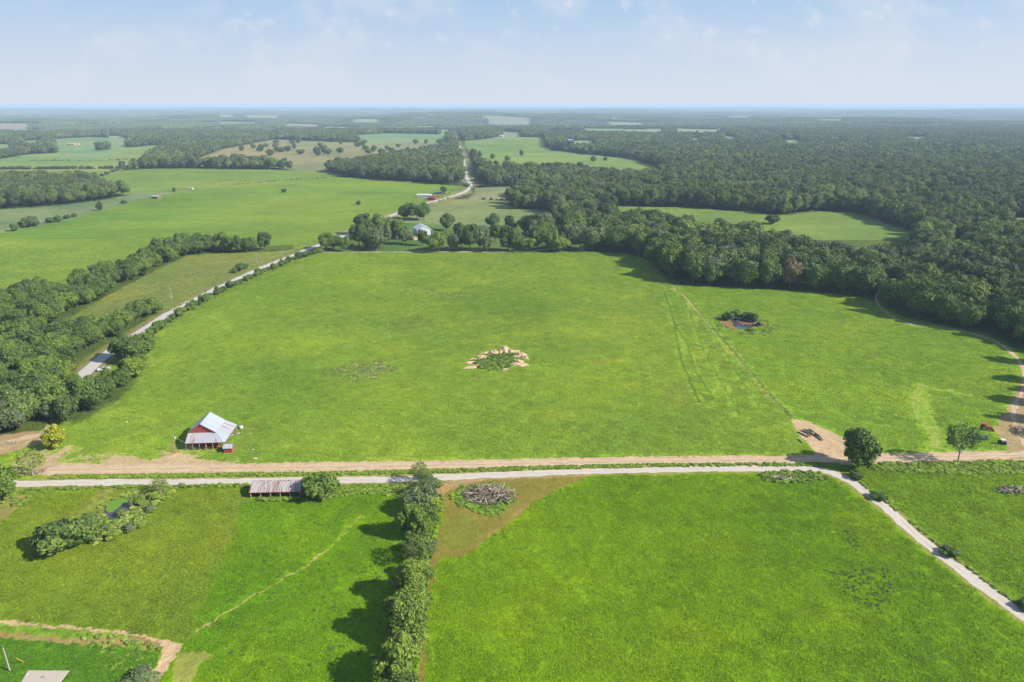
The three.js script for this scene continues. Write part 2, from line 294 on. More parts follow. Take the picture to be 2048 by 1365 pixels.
  F(SOIL, [[20, 935], [40, 905], [95, 900], [110, 925], [90, 950], [40, 950]], 0.6);
  F(SOIL, [[1582, 838], [1612, 842], [1660, 862], [1702, 882], [1765, 905], [1760, 924], [1690, 928], [1610, 920], [1632, 908], [1618, 890], [1596, 868]], 0.95);
  F(SOIL2, [[1988, 862], [2000, 838], [2024, 800], [2042, 765], [2120, 740], [2160, 915], [2010, 918], [2018, 892]], 0.9);
  line(SOIL2, 2.0, ROAD_EAST, 0.6);
  F([190, 158, 112], [[338, 885], [360, 900], [356, 912], [336, 908]], 0.4);
  F([156, 160, 78], [[500, 845], [515, 850], [505, 880], [470, 915], [455, 912], [490, 875]], 0.45);
  F([160, 170, 96], [[495, 902], [520, 895], [520, 915], [500, 922]], 0.4);
  // paths and bare ground in the lower pastures
  for (const [c, w, p, a] of TRACKS.slice(-4)) L(c, w, p, a);
  L([206, 178, 120], 0.2, [[372, 1280], [430, 1240], [500, 1197], [560, 1162], [610, 1133], [650, 1103]], 0.85);
  L([180, 176, 90], 0.55, [[650, 1103], [680, 1075], [705, 1050], [722, 1030]], 0.6);
  L([220, 186, 140], 1.0, [[-60, 1240], [0, 1244], [90, 1252], [180, 1260], [260, 1270], [330, 1282], [348, 1292]], 0.95);
  L([190, 150, 104], 1.7, [[-60, 1266], [30, 1272], [110, 1282], [180, 1284], [260, 1282], [322, 1292]], 0.75);
  F([176, 136, 96], [[270, 1274], [325, 1284], [330, 1296], [290, 1290]], 0.8);
  F([222, 190, 146], [[322, 1278], [350, 1286], [372, 1284], [352, 1310], [338, 1336], [322, 1365], [318, 1420], [290, 1420], [300, 1350], [325, 1312]]);
  F([196, 176, 116], [[352, 1312], [400, 1300], [430, 1310], [395, 1328], [390, 1365], [380, 1400], [335, 1400], [345, 1345]], 0.6);
  F([190, 160, 110], [[-60, 1000], [20, 992], [55, 992], [20, 1030], [-20, 1060], [-60, 1080]], 0.7);
  F([150, 156, 76], [[60, 1080], [180, 1090], [250, 1045], [340, 990], [330, 978], [250, 980], [200, 1000], [160, 1020], [110, 1040]], 0.5);
  F([150, 150, 78], [[205, 975], [240, 974], [190, 1012], [160, 1020]], 0.6);
  for (let i = 0; i < 900; i++) {                             // scuffed clods beside the dirt road and round the barn
    const t = R(), [x, z] = at(95 + t * 430, rr(898, 931)), s = rr(0.3, 1.5);
    if (noise(x / 9, z / 9) > 0.5) fill(SOIL, [[x - s, z - 0.2], [x, z - 0.35 * s], [x + s, z], [x, z + 0.3 * s]], 0.6);
  }
}
const tileNear = paintMap(-250, 262, 95, 300, 2048, 820, drawNear, 1.1, grassGrain);
const tileMid = paintMap(-530, 530, 300, 640, 2048, 768, drawNear, 1.2, grassGrain);

const tileFar = paintMap(-2700, 2700, 640, 3400, 2048, 2048, ({ fill, line, all }) => {
  all(FOREST_FLOOR);
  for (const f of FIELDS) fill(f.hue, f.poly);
  for (const f of FIELDS) line([150, 148, 100], 3, [...f.poly, f.poly[0]], 0.35);
  line([160, 156, 96], 24, ROAD_COUNTY.slice(9)); line([200, 178, 140], 4, LANE_FIELD, 0.8);
  const L = (c, w, p, a) => line(c, w, places(p), a);
  L([150, 160, 90], 5, [[342, 386], [427, 373], [513, 366], [600, 359], [690, 354]], 0.8);
  L([190, 190, 140], 4, [[935, 398], [1020, 402]], 0.9);
  L([60, 90, 45], 6, [[60, 321], [180, 322], [290, 318]], 0.7);
  L([96, 130, 66], 18, [[400, 345], [520, 346], [600, 348]], 0.35);
}, 14, (x, d, green) => {
  const a = fbm(x / 70, d / 45, 4) - 0.5, b = noise(x / 7, d / 7) - 0.5, c = noise(x / 3.1 + 5, d / 9) - 0.5, e = fbm(x / 240 + 8, d / 160, 3) - 0.5;
  const m = 1 + 0.5 * a + 0.14 * b + 0.2 * c + 0.05 * Math.sin(d * 0.45 + x * 0.05) + 0.3 * e; grainTriple[0] = m * (1 + 0.6 * e + 0.25 * a); grainTriple[1] = m; grainTriple[2] = m; return grainTriple;
});
const tileWide = paintMap(-26000, 26000, -3000, 27000, 2048, 2048, ({ fill, all }) => {
  all([52, 66, 36]);
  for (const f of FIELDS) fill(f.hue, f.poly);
  fill(G_MAIN, [[-900, 900], [900, 900], [700, -640], [-700, -640]]);
}, 0, (x, d) => { const m = 1 + 0.5 * (fbm(x / 700, d / 700, 4) - 0.5); const n = sm(0.66, 0.72, fbm(x / 900 + 70, d / 500 + 20, 4)) * sm(9000, 12000, d); grainTriple[0] = m * (1 + 2.2 * n); grainTriple[1] = m * (1 + 1.8 * n); grainTriple[2] = m * (1 + 1.6 * n); return grainTriple; });

// turf relief: blades and clumps, repeated every 48 m
const turfBump = (() => {
  const N = 1024, d = new Uint8Array(N * N), wrapNoise = (x, y, p) => { const xi = Math.floor(x), yi = Math.floor(y); let fx = x - xi, fy = y - yi; fx = fx * fx * (3 - 2 * fx); fy = fy * fy * (3 - 2 * fy); const h = (a, b) => HASH[(((a % p) + p) % p) * 251 + (((b % p) + p) % p) * 7 & 65535]; const a = h(xi, yi), b = h(xi + 1, yi), c = h(xi, yi + 1), e = h(xi + 1, yi + 1); return a + (b - a) * fx + (c - a) * fy + (a - b - c + e) * fx * fy; };
  for (let j = 0; j < N; j++) for (let i = 0; i < N; i++) {
    const u = i / N, v = j / N;
    d[j * N + i] = 255 * Math.min(1, Math.max(0, 0.45 * wrapNoise(u * 96, v * 96, 96) + 0.35 * wrapNoise(u * 210, v * 210, 210) + 0.3 * wrapNoise(u * 28, v * 28, 28) - 0.05));
  }
  const rgba = new Uint8Array(N * N * 4); for (let i = 0; i < N * N; i++) { rgba[i * 4] = rgba[i * 4 + 1] = rgba[i * 4 + 2] = d[i]; rgba[i * 4 + 3] = 255; }
  const t = new THREE.DataTexture(rgba, N, N); t.magFilter = THREE.LinearFilter; t.wrapS = t.wrapT = THREE.RepeatWrapping; t.channel = 1; t.needsUpdate = true; return t;
})();
const groundMats = [tileNear, tileMid, tileFar, tileWide].map((map, i) => new THREE.MeshPhysicalMaterial({ map, roughness: 1, specularIntensity: 0.15, ...(i < 2 ? { bumpMap: turfBump, bumpScale: i ? 0.22 : 0.2 } : {}) }));
{
  const span = (a, b, n) => Array.from({ length: n }, (_, i) => a + (b - a) * i / n);
  const xs = [...span(-60000, -26000, 12), ...span(-26000, -2700, 60), ...span(-2700, -530, 12), ...span(-530, -250, 8), ...span(-250, 262, 20), ...span(262, 530, 8), ...span(530, 2700, 12), ...span(2700, 26000, 60), ...span(26000, 60000, 12), 60000];
  const ds = [-3000, -1500, -500, -100, ...span(95, 300, 10), ...span(300, 640, 10), ...span(640, 3400, 24), ...span(3400, 12000, 60), ...span(12000, 27000, 50), ...span(27000, 60000, 20), 60000];
  const pos = [], uv = [], uv1 = [], lists = [[], [], [], []];
  for (let j = 0; j + 1 < ds.length; j++) for (let i = 0; i + 1 < xs.length; i++) {
    const cx = (xs[i] + xs[i + 1]) / 2, cd = (ds[j] + ds[j + 1]) / 2;
    const k = cx > -250 && cx < 262 && cd > 95 && cd < 300 ? 0 : Math.abs(cx) < 530 && cd > 300 && cd < 640 ? 1 : Math.abs(cx) < 2700 && cd > 640 && cd < 3400 ? 2 : 3;
    const m = [tileNear, tileMid, tileFar, tileWide][k].userData, o = pos.length / 3;
    for (const [x, d] of [[xs[i], ds[j]], [xs[i + 1], ds[j]], [xs[i], ds[j + 1]], [xs[i + 1], ds[j + 1]]]) {
      pos.push(x, terrain(x, -d), -d); uv.push((x - m.x0) / (m.x1 - m.x0), (d - m.d0) / (m.d1 - m.d0)); uv1.push(x / 48, d / 48);
    }
    lists[k].push(o, o + 1, o + 2, o + 1, o + 3, o + 2);
  }
  const g = new THREE.BufferGeometry();
  g.setAttribute('position', new THREE.Float32BufferAttribute(pos, 3)); g.setAttribute('uv', new THREE.Float32BufferAttribute(uv, 2)); g.setAttribute('uv1', new THREE.Float32BufferAttribute(uv1, 2));
  g.setIndex(lists.flat()); let o = 0; lists.forEach((l, k) => { g.addGroup(o, l.length, k); o += l.length; });
  structure('ground', g, groundMats);
}
function groundColour(x, z) {                                  // base colour of the sheet at a place (near maps)
  const d = -z, t = d < 300 ? tileNear : tileMid, m = t.userData;
  const i = Math.min(m.W - 1, Math.max(0, Math.floor((x - m.x0) / (m.x1 - m.x0) * m.W))), j = Math.min(m.H - 1, Math.max(0, Math.floor((d - m.d0) / (m.d1 - m.d0) * m.H))), o = (j * m.W + i) * 4;
  return [lin(m.out[o]), lin(m.out[o + 1]), lin(m.out[o + 2])];
}

// ---------------------------------------------------------------- roads as ribbons a little above the ground
const stoneMap = (hue, n, seed, rut) => {
  const W = 512, H = 256, d = new Uint8Array(W * H * 4);
  for (let j = 0; j < H; j++) for (let i = 0; i < W; i++) {
    const v = j / H, x = i / 8, y = j / 8;
    let m = 1 + n * (noise(x * 4 + seed, y * 4) - 0.5) + n * (noise(x + seed, y) - 0.5) + 0.5 * n * (noise(x / 5, y / 5 + seed) - 0.5);
    const spots = rut ? sm(rut > 0.75 ? 0.2 : 0.45, rut > 0.75 ? 0.5 : 0.72, noise(x / 3 + 9 + seed, y / 1.5)) * (0.8 * Math.exp(-Math.pow((v - 0.5) / 0.12, 2)) + 0.3 * Math.exp(-Math.pow((v - 0.06) / 0.1, 2)) + 0.3 * Math.exp(-Math.pow((v - 0.94) / 0.1, 2)) + 0.12) : 0, o = (j * W + i) * 4;
    const dark = [0.62, 0.60, 0.46];
    for (let c = 0; c < 3; c++) d[o + c] = Math.round(255 * enc(lin(hue[c]) / KEXP * m * (1 - spots * rut * (1 - dark[c]))));
    d[o + 3] = 255;
  }
  const t = new THREE.DataTexture(d, W, H); t.colorSpace = THREE.SRGBColorSpace; t.magFilter = THREE.LinearFilter; t.wrapS = THREE.RepeatWrapping; t.needsUpdate = true; return t;
};
function ribbon(name, line, width, y, mat, rag, step = 1.2) {
  const curve = new THREE.CatmullRomCurve3(line.map(([x, z]) => new THREE.Vector3(x, 0, z)), false, 'centripetal'), L = curve.getLength(), n = Math.min(3000, Math.ceil(L / step));
  const pos = [], uv = [], idx = [], K = 4, pts = curve.getSpacedPoints(n);
  pts.forEach((p, i) => {
    const q = pts[Math.min(n, i + 1)], o = pts[Math.max(0, i - 1)], tx = q.x - o.x, tz = q.z - o.z, l = Math.hypot(tx, tz) || 1, nx = -tz / l, nz = tx / l, s = i * L / n;
    for (let k = 0; k <= K; k++) {
      const v = k / K, e = k === 0 || k === K ? rag * (noise(s / 1.7, k * 9 + 3) - 0.5) * 2 + rag * 0.8 * (noise(s / 9, k * 5 + 20) - 0.5) * 2 : 0, w = (v - 0.5) * width + (k === 0 ? -e : e);
      pos.push(p.x + nx * w, terrain(p.x, p.z) + y, p.z + nz * w); uv.push(s / 60, v);
      if (i < n && k < K) { const a = i * (K + 1) + k; idx.push(a, a + 1, a + K + 1, a + 1, a + K + 2, a + K + 1); }
    }
  });
  const g = new THREE.BufferGeometry(); g.setAttribute('position', new THREE.Float32BufferAttribute(pos, 3)); g.setAttribute('uv', new THREE.Float32BufferAttribute(uv, 2)); g.setIndex(idx);
  return structure(name, g, mat);
}
const matGravel = new THREE.MeshStandardMaterial({ map: stoneMap([226, 213, 196], 0.2, 3, 0.7), roughness: 0.95 });
const matDirt = new THREE.MeshStandardMaterial({ map: stoneMap([228, 198, 160], 0.28, 40, 0.8), roughness: 0.95 });
const matChip = new THREE.MeshStandardMaterial({ map: stoneMap([216, 207, 198], 0.12, 90, 0), roughness: 0.9 });
ribbon('county_road', ROAD_COUNTY, 6.4, 0.03, matChip, 0.15, 2);
ribbon('gravel_road', ROAD_GRAVEL, 3.9, 0.03, matGravel, 0.35);
ribbon('dirt_track', ROAD_DIRT, 4.4, 0.02, matDirt, 0.9);
ribbon('dirt_track', ROAD_EAST, 1.5, 0.02, matDirt, 0.6);
ribbon('farm_lane', LANE_FARM, 2.8, 0.03, matDirt, 0.4);
ribbon('dirt_track', LANE_WEST, 3.2, 0.02, matDirt, 0.8);


// ---------------------------------------------------------------- trees and shrubs
const V3 = THREE.Vector3;
function quadSoup(list) {                                      // list of [centre, normal, half width, half length, tint, yellow]
  const pos = new Float32Array(list.length * 12), col = new Float32Array(list.length * 12), idx = [];
  const a = new V3(), b = new V3(), up = new V3();
  list.forEach(([c, n, w, l, t, yel, turn], i) => {
    up.set(Math.cos(turn), Math.sin(turn) * 0.7, Math.sin(turn * 1.7)); a.crossVectors(n, up); if (a.lengthSq() < 1e-4) a.set(1, 0, 0); a.normalize(); b.crossVectors(n, a).normalize();
    const bend = 0.28 * l;
    [[-w, 0, 0], [0.15 * w, l, -bend], [w, 0.1 * l, 0], [-0.1 * w, -l, -bend]].forEach(([u, v, q], k) => {
      const o = i * 12 + k * 3;
      pos[o] = c.x + a.x * u + b.x * v + n.x * q; pos[o + 1] = c.y + a.y * u + b.y * v + n.y * q; pos[o + 2] = c.z + a.z * u + b.z * v + n.z * q;
      col[o] = t * (1 + 0.32 * yel); col[o + 1] = t * (1 + 0.08 * yel); col[o + 2] = t * (1 - 0.2 * yel);
    });
    idx.push(i * 4, i * 4 + 1, i * 4 + 2, i * 4, i * 4 + 2, i * 4 + 3);
  });
  const g = new THREE.BufferGeometry(); g.setAttribute('position', new THREE.BufferAttribute(pos, 3)); g.setAttribute('color', new THREE.BufferAttribute(col, 3)); g.setIndex(idx); return g;
}
function onSphere(r) { const z = 2 * r() - 1, a = 2 * Math.PI * r(), s = Math.sqrt(1 - z * z); return new V3(s * Math.cos(a), z, s * Math.sin(a)); }
// unit tree: height 1, crown width about 1; lobes carry leaf clumps on their outsides
function crown(seed, { n, leaf, low = 0.25, lobes = 13, lobeR = [0.13, 0.22], rx = 0.33, core = true, sparse = 1 }) {
  const r = rngOf(seed), L = [], mid = (1 + low) / 2, ry = (1 - low) / 2;
  for (let i = 0; i < lobes; i++) {
    const d = onSphere(r), R0 = rr(lobeR[0], lobeR[1], r), k = 0.55 + 0.45 * Math.sqrt(r());
    L.push({ c: new V3(d.x * (rx) * k, mid + d.y * (ry - R0 * 0.75) * k, d.z * (rx) * k), r: R0, h: rr(-1, 1, r) });
  }
  L.push({ c: new V3(rr(-0.05, 0.05, r), mid, rr(-0.05, 0.05, r)), r: Math.min(rx, ry) * 0.9, h: 0 });
  const q = [], area = L.reduce((s, l) => s + l.r * l.r, 0);
  for (const l of L) {
    const m = Math.round(n * l.r * l.r / area * 1.6);
    for (let i = 0; i < m; i++) {
      const d = onSphere(r); if (d.y < -0.55 && r() < 0.6) continue;
      const k = 0.72 + 0.36 * r(), p = l.c.clone().addScaledVector(d, l.r * k); if (p.y < low * 0.5) continue;
      if (L.some((o) => o !== l && p.distanceTo(o.c) < o.r * 0.72)) continue;
      const nn = d.clone().multiplyScalar(1.0).add(onSphere(r).multiplyScalar(0.75)).normalize();
      q.push([p, nn, leaf * rr(0.55, 1.2, r), leaf * rr(0.8, 1.7, r), rr(0.62, 1.36, r) * (1 + 0.13 * l.h), rr(-0.4, 1, r) * 0.7 + 0.25 * l.h, r() * 6.28]);
    }
  }
  const parts = [quadSoup(q)];
  if (core) for (const l of L) {                                // leafy mass inside each lobe
    const g = new THREE.IcosahedronGeometry(l.r * 0.74 * sparse, 1), p = g.attributes.position, c = new Float32Array(p.count * 3).fill(0.8), s = seed * 7 + l.c.x * 50;
    for (let i = 0; i < p.count; i++) { const k = 0.82 + 0.4 * noise(p.getX(i) * 22 + s, p.getY(i) * 22 + p.getZ(i) * 15); p.setXYZ(i, p.getX(i) * k + l.c.x, p.getY(i) * k + l.c.y, p.getZ(i) * k + l.c.z); }
    const h = new THREE.BufferGeometry(); h.setAttribute('position', p); h.setAttribute('color', new THREE.BufferAttribute(c, 3)); h.setIndex([...Array(p.count).keys()]); parts.push(h);
  }
  return mergeGeometries(parts);
}
function taper(a, b, ra, rb, n = 6) {
  const d = b.clone().sub(a), g = new THREE.CylinderGeometry(rb, ra, d.length(), n, 1, true);
  g.translate(0, d.length() / 2, 0); g.applyQuaternion(new THREE.Quaternion().setFromUnitVectors(new V3(0, 1, 0), d.normalize())); g.translate(a.x, a.y, a.z); g.deleteAttribute('uv'); return g;
}
function trunk(seed, { fork = 0.28, thick = 0.03, reach = 0.3, limbs = 6, top = 0.85, twigs = 0 }) {
  const r = rngOf(seed), base = new V3(0, -0.02, 0), f = new V3(rr(-0.02, 0.02, r), fork, rr(-0.02, 0.02, r)), out = [taper(base, f, thick, thick * 0.72, 8), taper(f, new V3(rr(-0.05, 0.05, r), top, rr(-0.05, 0.05, r)), thick * 0.7, thick * 0.15)];
  for (let i = 0; i < limbs; i++) {
    const a = (i + r()) / limbs * 6.28, h = rr(fork, fork + 0.2, r), s = new V3(0, h, 0), e = new V3(Math.cos(a) * reach * rr(0.7, 1.1, r), h + rr(0.16, 0.42, r), Math.sin(a) * reach * rr(0.7, 1.1, r));
    out.push(taper(s, e, thick * 0.42, thick * 0.1, 5));
    for (let k = 0; k < twigs; k++) { const t = rr(0.4, 1, r), m = s.clone().lerp(e, t); out.push(taper(m, m.clone().add(onSphere(r).multiplyScalar(0.13).add(new V3(0, 0.07, 0))), thick * 0.12, thick * 0.04, 4)); }
  }
  return mergeGeometries(out);
}
const leafMat = (r, g, b) => new THREE.MeshPhysicalMaterial({ color: new THREE.Color().setRGB(r, Math.min(1, g * 1.1), b), vertexColors: true, roughness: 0.9, specularIntensity: 0.3, transmission: 0.22, thickness: 0, side: THREE.DoubleSide });
const LEAF = { oak: leafMat(0.086, 0.128, 0.028), deep: leafMat(0.066, 0.106, 0.026), mid: leafMat(0.112, 0.162, 0.028), light: leafMat(0.150, 0.198, 0.030), yellow: leafMat(0.260, 0.270, 0.022), grey: leafMat(0.112, 0.138, 0.060), rust: leafMat(0.130, 0.100, 0.055), any: leafMat(0.97, 1, 1) };
const barkMat = paint(118, 104, 88), paleBark = paint(176, 166, 150), deadMat = paint(168, 152, 140);
const KINDS = {
  oak: [11, 12, 13].map((s) => ({ c: crown(s, { n: 3300, leaf: 0.026, low: 0.04, lobes: 22, rx: 0.39, lobeR: [0.11, 0.2] }), t: trunk(s, { fork: 0.2, thick: 0.032, top: 0.8 }) })),
  tall: [21, 22, 23, 24].map((s) => ({ c: crown(s, { n: 1700, leaf: 0.030, low: 0.13, lobes: 16, rx: 0.39, lobeR: [0.10, 0.21] }), t: trunk(s, { fork: 0.28, thick: 0.026, top: 0.8 }) })),
  loose: [31, 32].map((s) => ({ c: crown(s, { n: 800, leaf: 0.024, low: 0.25, lobes: 15, rx: 0.38, lobeR: [0.09, 0.16], core: false }), t: trunk(s, { fork: 0.22, thick: 0.026, limbs: 9, top: 0.88, twigs: 4 }) })),
  shrub: [41, 42, 43].map((s) => ({ c: crown(s, { n: 1000, leaf: 0.055, low: 0.0, lobes: 10, rx: 0.34, lobeR: [0.18, 0.28] }), t: trunk(s, { fork: 0.08, thick: 0.03, limbs: 6, top: 0.7, reach: 0.25 }) })),
};
let treeSeed = 900;
const LOOK = { deep: 'dark green', oak: 'mid green', mid: 'fresh green', light: 'light green', grey: 'grey-green', rust: 'rust brown', yellow: 'yellow-green' };
function tree(kind, x, z, h, w, mat, label, group, name = 'tree', category = 'tree', y = 0) {
  if (group) label = `${LOOK[mat]} ${label.replace(/^(leafy|dark|tall leafy|light green|dark rounded) /, (m) => (m.startsWith('dark') ? '' : m))}`;
  const r = rngOf(treeSeed++), list = KINDS[kind], k = list[Math.floor(r() * list.length)];
  const o = thing(name, label, category, [x, y, z], r() * 6.28, group);
  o.scale.set(w * rr(0.94, 1.06, r), h, w * rr(0.94, 1.06, r));
  part('trunk', k.t, kind === 'loose' ? paleBark : barkMat, o); part('crown', k.c, LEAF[mat], o);
  return o;
}
const treeAt = (kind, px, py, h, w, mat, label, group, name, category) => { const [x, z] = at(px, py); return tree(kind, x, z, h, w, mat, label, group, name, category); };
const pick = (list, r = R) => list[Math.floor(r() * list.length)];

[[305, 626, 7], [292, 633, 9], [276, 641, 10], [260, 651, 9], [243, 660, 11], [226, 669, 10], [208, 679, 11], [190, 689, 10], [172, 698, 12], [150, 706, 11], [128, 716, 12]].forEach(([x, y, h], i) => treeAt('tall', x, y, h, h * 1.05, ['oak', 'mid', 'deep'][i % 3], 'leafy tree in the dense hedge between county road and tan pasture', 'hedge beside the tan pasture', 'hedge_tree'));
[[288, 700, 10], [296, 690, 7], [130, 764, 10], [152, 776, 7], [172, 781, 6.2], [198, 780, 5.6], [222, 778, 6], [245, 772, 7.5], [110, 778, 10]].forEach(([x, y, h], i) => treeAt('oak', x, y, h, h * 1.15, ['mid', 'oak', 'light'][i % 3], 'spreading tree screening the bend of the county road', 'trees screening the road bend', 'road_bend_tree'));
// single trees of the near pastures
treeAt('oak', 1716, 935, 15.6, 14.6, 'oak', 'large round dark oak beside the log yard and dirt track', null, 'oak_tree');
treeAt('loose', 1916, 926, 15.5, 12, 'oak', 'tall airy tree beside the dirt track near the parked pickup', null, 'airy_tree');
treeAt('loose', 838, 968, 8.2, 7.5, 'mid', 'thin half-bare sapling at the gravel road end of the tree row', null, 'sapling');
treeAt('shrub', 645, 992, 8.6, 11.5, 'mid', 'broad leafy bush crowding the end of the open livestock shed', null, 'bush', 'bush');
treeAt('loose', 322, 990, 7.0, 6.5, 'light', 'light green sapling by the gravel road above the weedy pond', null, 'sapling');
treeAt('oak', 112, 896, 9.2, 9.5, 'yellow', 'yellow-green bushy tree at the corner of the barn pasture', null, 'yellow_green_tree');
treeAt('loose', 66, 952, 9.5, 10, 'light', 'thin pale tree over the sandy lane by the gravel road', null, 'pale_tree');
treeAt('oak', -12, 1010, 16, 15, 'mid', 'big leafy tree overhanging the end of the gravel road', null, 'roadside_tree');
treeAt('tall', -25, 985, 13, 12, 'oak', 'dark leafy tree behind the big roadside tree', null, 'roadside_tree');
treeAt('oak', 252, 722, 14.5, 15, 'deep', 'large dark tree shading the bend of the county road', null, 'road_bend_tree');
treeAt('oak', 268, 752, 9.5, 13, 'light', 'low light green tree at the pasture edge by the road bend', null, 'road_bend_tree');
[[2092, 765], [2118, 812], [2135, 850], [2078, 728], [2150, 790]].forEach(([x, y], i) => treeAt('tall', x, y, 15 + i % 3 * 2, 13, i % 2 ? 'oak' : 'deep', 'tall tree at the edge of the bare soil past the tractor', 'trees past the tractor', 'forest_tree'));
// row of trees between the two lower pastures
[[203, 3.0, 5, 'mid', 0], [199, 3.4, 6, 'deep', 1.2], [192, 6.8, 11, 'grey', 0.4], [184, 8.4, 11.5, 'grey', -0.6], [177, 6.6, 8, 'oak', 1.6], [171, 11.4, 10, 'mid', -1.4], [163, 4.2, 7, 'grey', 2.4], [158, 9.4, 9, 'oak', -0.8], [151, 5.4, 8, 'mid', 1.6], [144, 11.8, 10.5, 'light', -1.2], [137.5, 8.6, 9, 'light', 1.2], [130, 12.8, 12, 'mid', -0.5], [124, 8.2, 9, 'light', 1.7], [117, 12.4, 11, 'light', -0.9], [109, 9.6, 11, 'oak', 1.0], [101, 11, 10, 'mid', -0.6]].forEach(([d, h, w, m, dx], i) => {
  tree(i < 2 ? 'shrub' : i % 5 === 2 ? 'loose' : i % 3 === 1 ? 'tall' : 'oak', -24.2 - (d - 117) * 0.055 + dx, -d, h, w, m, 'leafy tree in the narrow row dividing the two lower pastures', 'tree row between the lower pastures', 'row_tree');
});
for (let i = 0; i < 18; i++) { const d = 196 - i * 5.4 + rr(-1, 1), h = rr(3.2, 6.4); tree('shrub', -24.0 - (d - 117) * 0.055 + rr(-1.2, 1.6), -d, h, h * rr(1.2, 1.7), pick(['mid', 'oak', 'light', 'mid']), 'bush filling the narrow row between the two lower pastures', 'bushes filling the tree row', 'row_bush', 'bush'); }
[[198, 2.4], [190, 2.0], [183, 2.6], [176, 1.8]].forEach(([d, w]) => tree('shrub', -24.6, -d, w * 1.0, w * 1.7, 'mid', 'low bush at the foot of the tree row beside the mown turning ground', 'bushes at the foot of the tree row', 'bush', 'bush'));
// bushes at the two ponds and along the gravel road
[[130, 1098, 9.0, 13, 'oak'], [97, 1100, 7.2, 9, 'oak'], [160, 1090, 7.6, 10, 'oak'], [186, 1074, 4.4, 6.5, 'mid'], [180, 1052, 3.8, 6, 'oak']].forEach(([x, y, h, w, m]) => treeAt('shrub', x, y, h, w, m, 'dark rounded bush in the thicket beside the weedy pond', 'thicket beside the weedy pond', 'bush', 'bush'));
[[205, 1062, 2.6, 4], [225, 1078, 2.2, 4], [258, 1062, 2.0, 4], [282, 1052, 1.8, 4], [243, 1032, 2.2, 3.4], [280, 1010, 3.4, 4], [266, 1012, 2.6, 3], [310, 1000, 2.6, 4], [300, 1022, 1.6, 4]].forEach(([x, y, h, w], i) => treeAt('shrub', x, y, h, w, i % 2 ? 'light' : 'grey', 'small scrubby bush on the bank of the weedy pond', 'scrub round the weedy pond', 'bush', 'bush'));
[[1455, 640, 5.4, 7, 'oak'], [1472, 637, 5.6, 7, 'mid'], [1490, 640, 4.6, 7, 'deep'], [1508, 643, 5.6, 7.5, 'deep'], [1519, 652, 2.4, 4, 'grey'], [1500, 662, 1.4, 4, 'mid']].forEach(([x, y, h, w, m]) => treeAt('shrub', x, y, h, w, m, 'bush standing on the bank of the brown farm pond', 'bushes on the bank of the brown pond', 'bush', 'bush'));
[[1712, 957, 2.6, 5, 'bush on the roadside below the large round oak'], [1758, 998, 2.0, 5.2, 'low dark bush beside the sloping gravel road, up near the oak'], [1900, 1110, 2.2, 5.6, 'dark bush halfway down the sloping gravel road'], [2052, 1218, 2.4, 5, 'bush at the low end of the sloping gravel road']].forEach(([x, y, h, w, l]) => treeAt('shrub', x, y, h, w, 'deep', l, null, 'bush', 'bush'));
[[285, 1368, 2.8, 7.5], [262, 1375, 2.2, 5]].forEach(([x, y, h, w]) => treeAt('shrub', x, y, h, w, 'grey', 'scrubby bush beside the sandy path', 'scrub beside the sandy path', 'bush', 'bush'));
// shrubs along the field side of the county road
{
  const line = places([[300, 672], [322, 656], [345, 641], [372, 624], [395, 611], [425, 594], [455, 579], [485, 565], [512, 553], [540, 541], [570, 529], [600, 517], [625, 509], [645, 504]]);
  for (let i = 0; i + 1 < line.length; i++) for (let k = 0; k < 4; k++) {
    const t = (k + R()) / 4, x = line[i][0] + (line[i + 1][0] - line[i][0]) * t, z = line[i][1] + (line[i + 1][1] - line[i][1]) * t, h = rr(2.8, 6.2) * (R() < 0.18 ? 0.6 : 1);
    tree('shrub', x + rr(-0.8, 0.8), z, h, h * rr(0.9, 1.25), pick(['deep', 'oak', 'mid', 'oak']), 'roadside shrub in the hedge along the county road', 'hedge along the county road', 'hedge_shrub', 'shrub');
  }
}
[[480, 542, 6, 7], [468, 546, 4, 5], [490, 538, 4, 6]].forEach(([x, y, h, w]) => treeAt('shrub', x, y, h, w, 'deep', 'bushy clump in the tan pasture near a utility pole', 'clump in the tan pasture', 'bush', 'bush'));
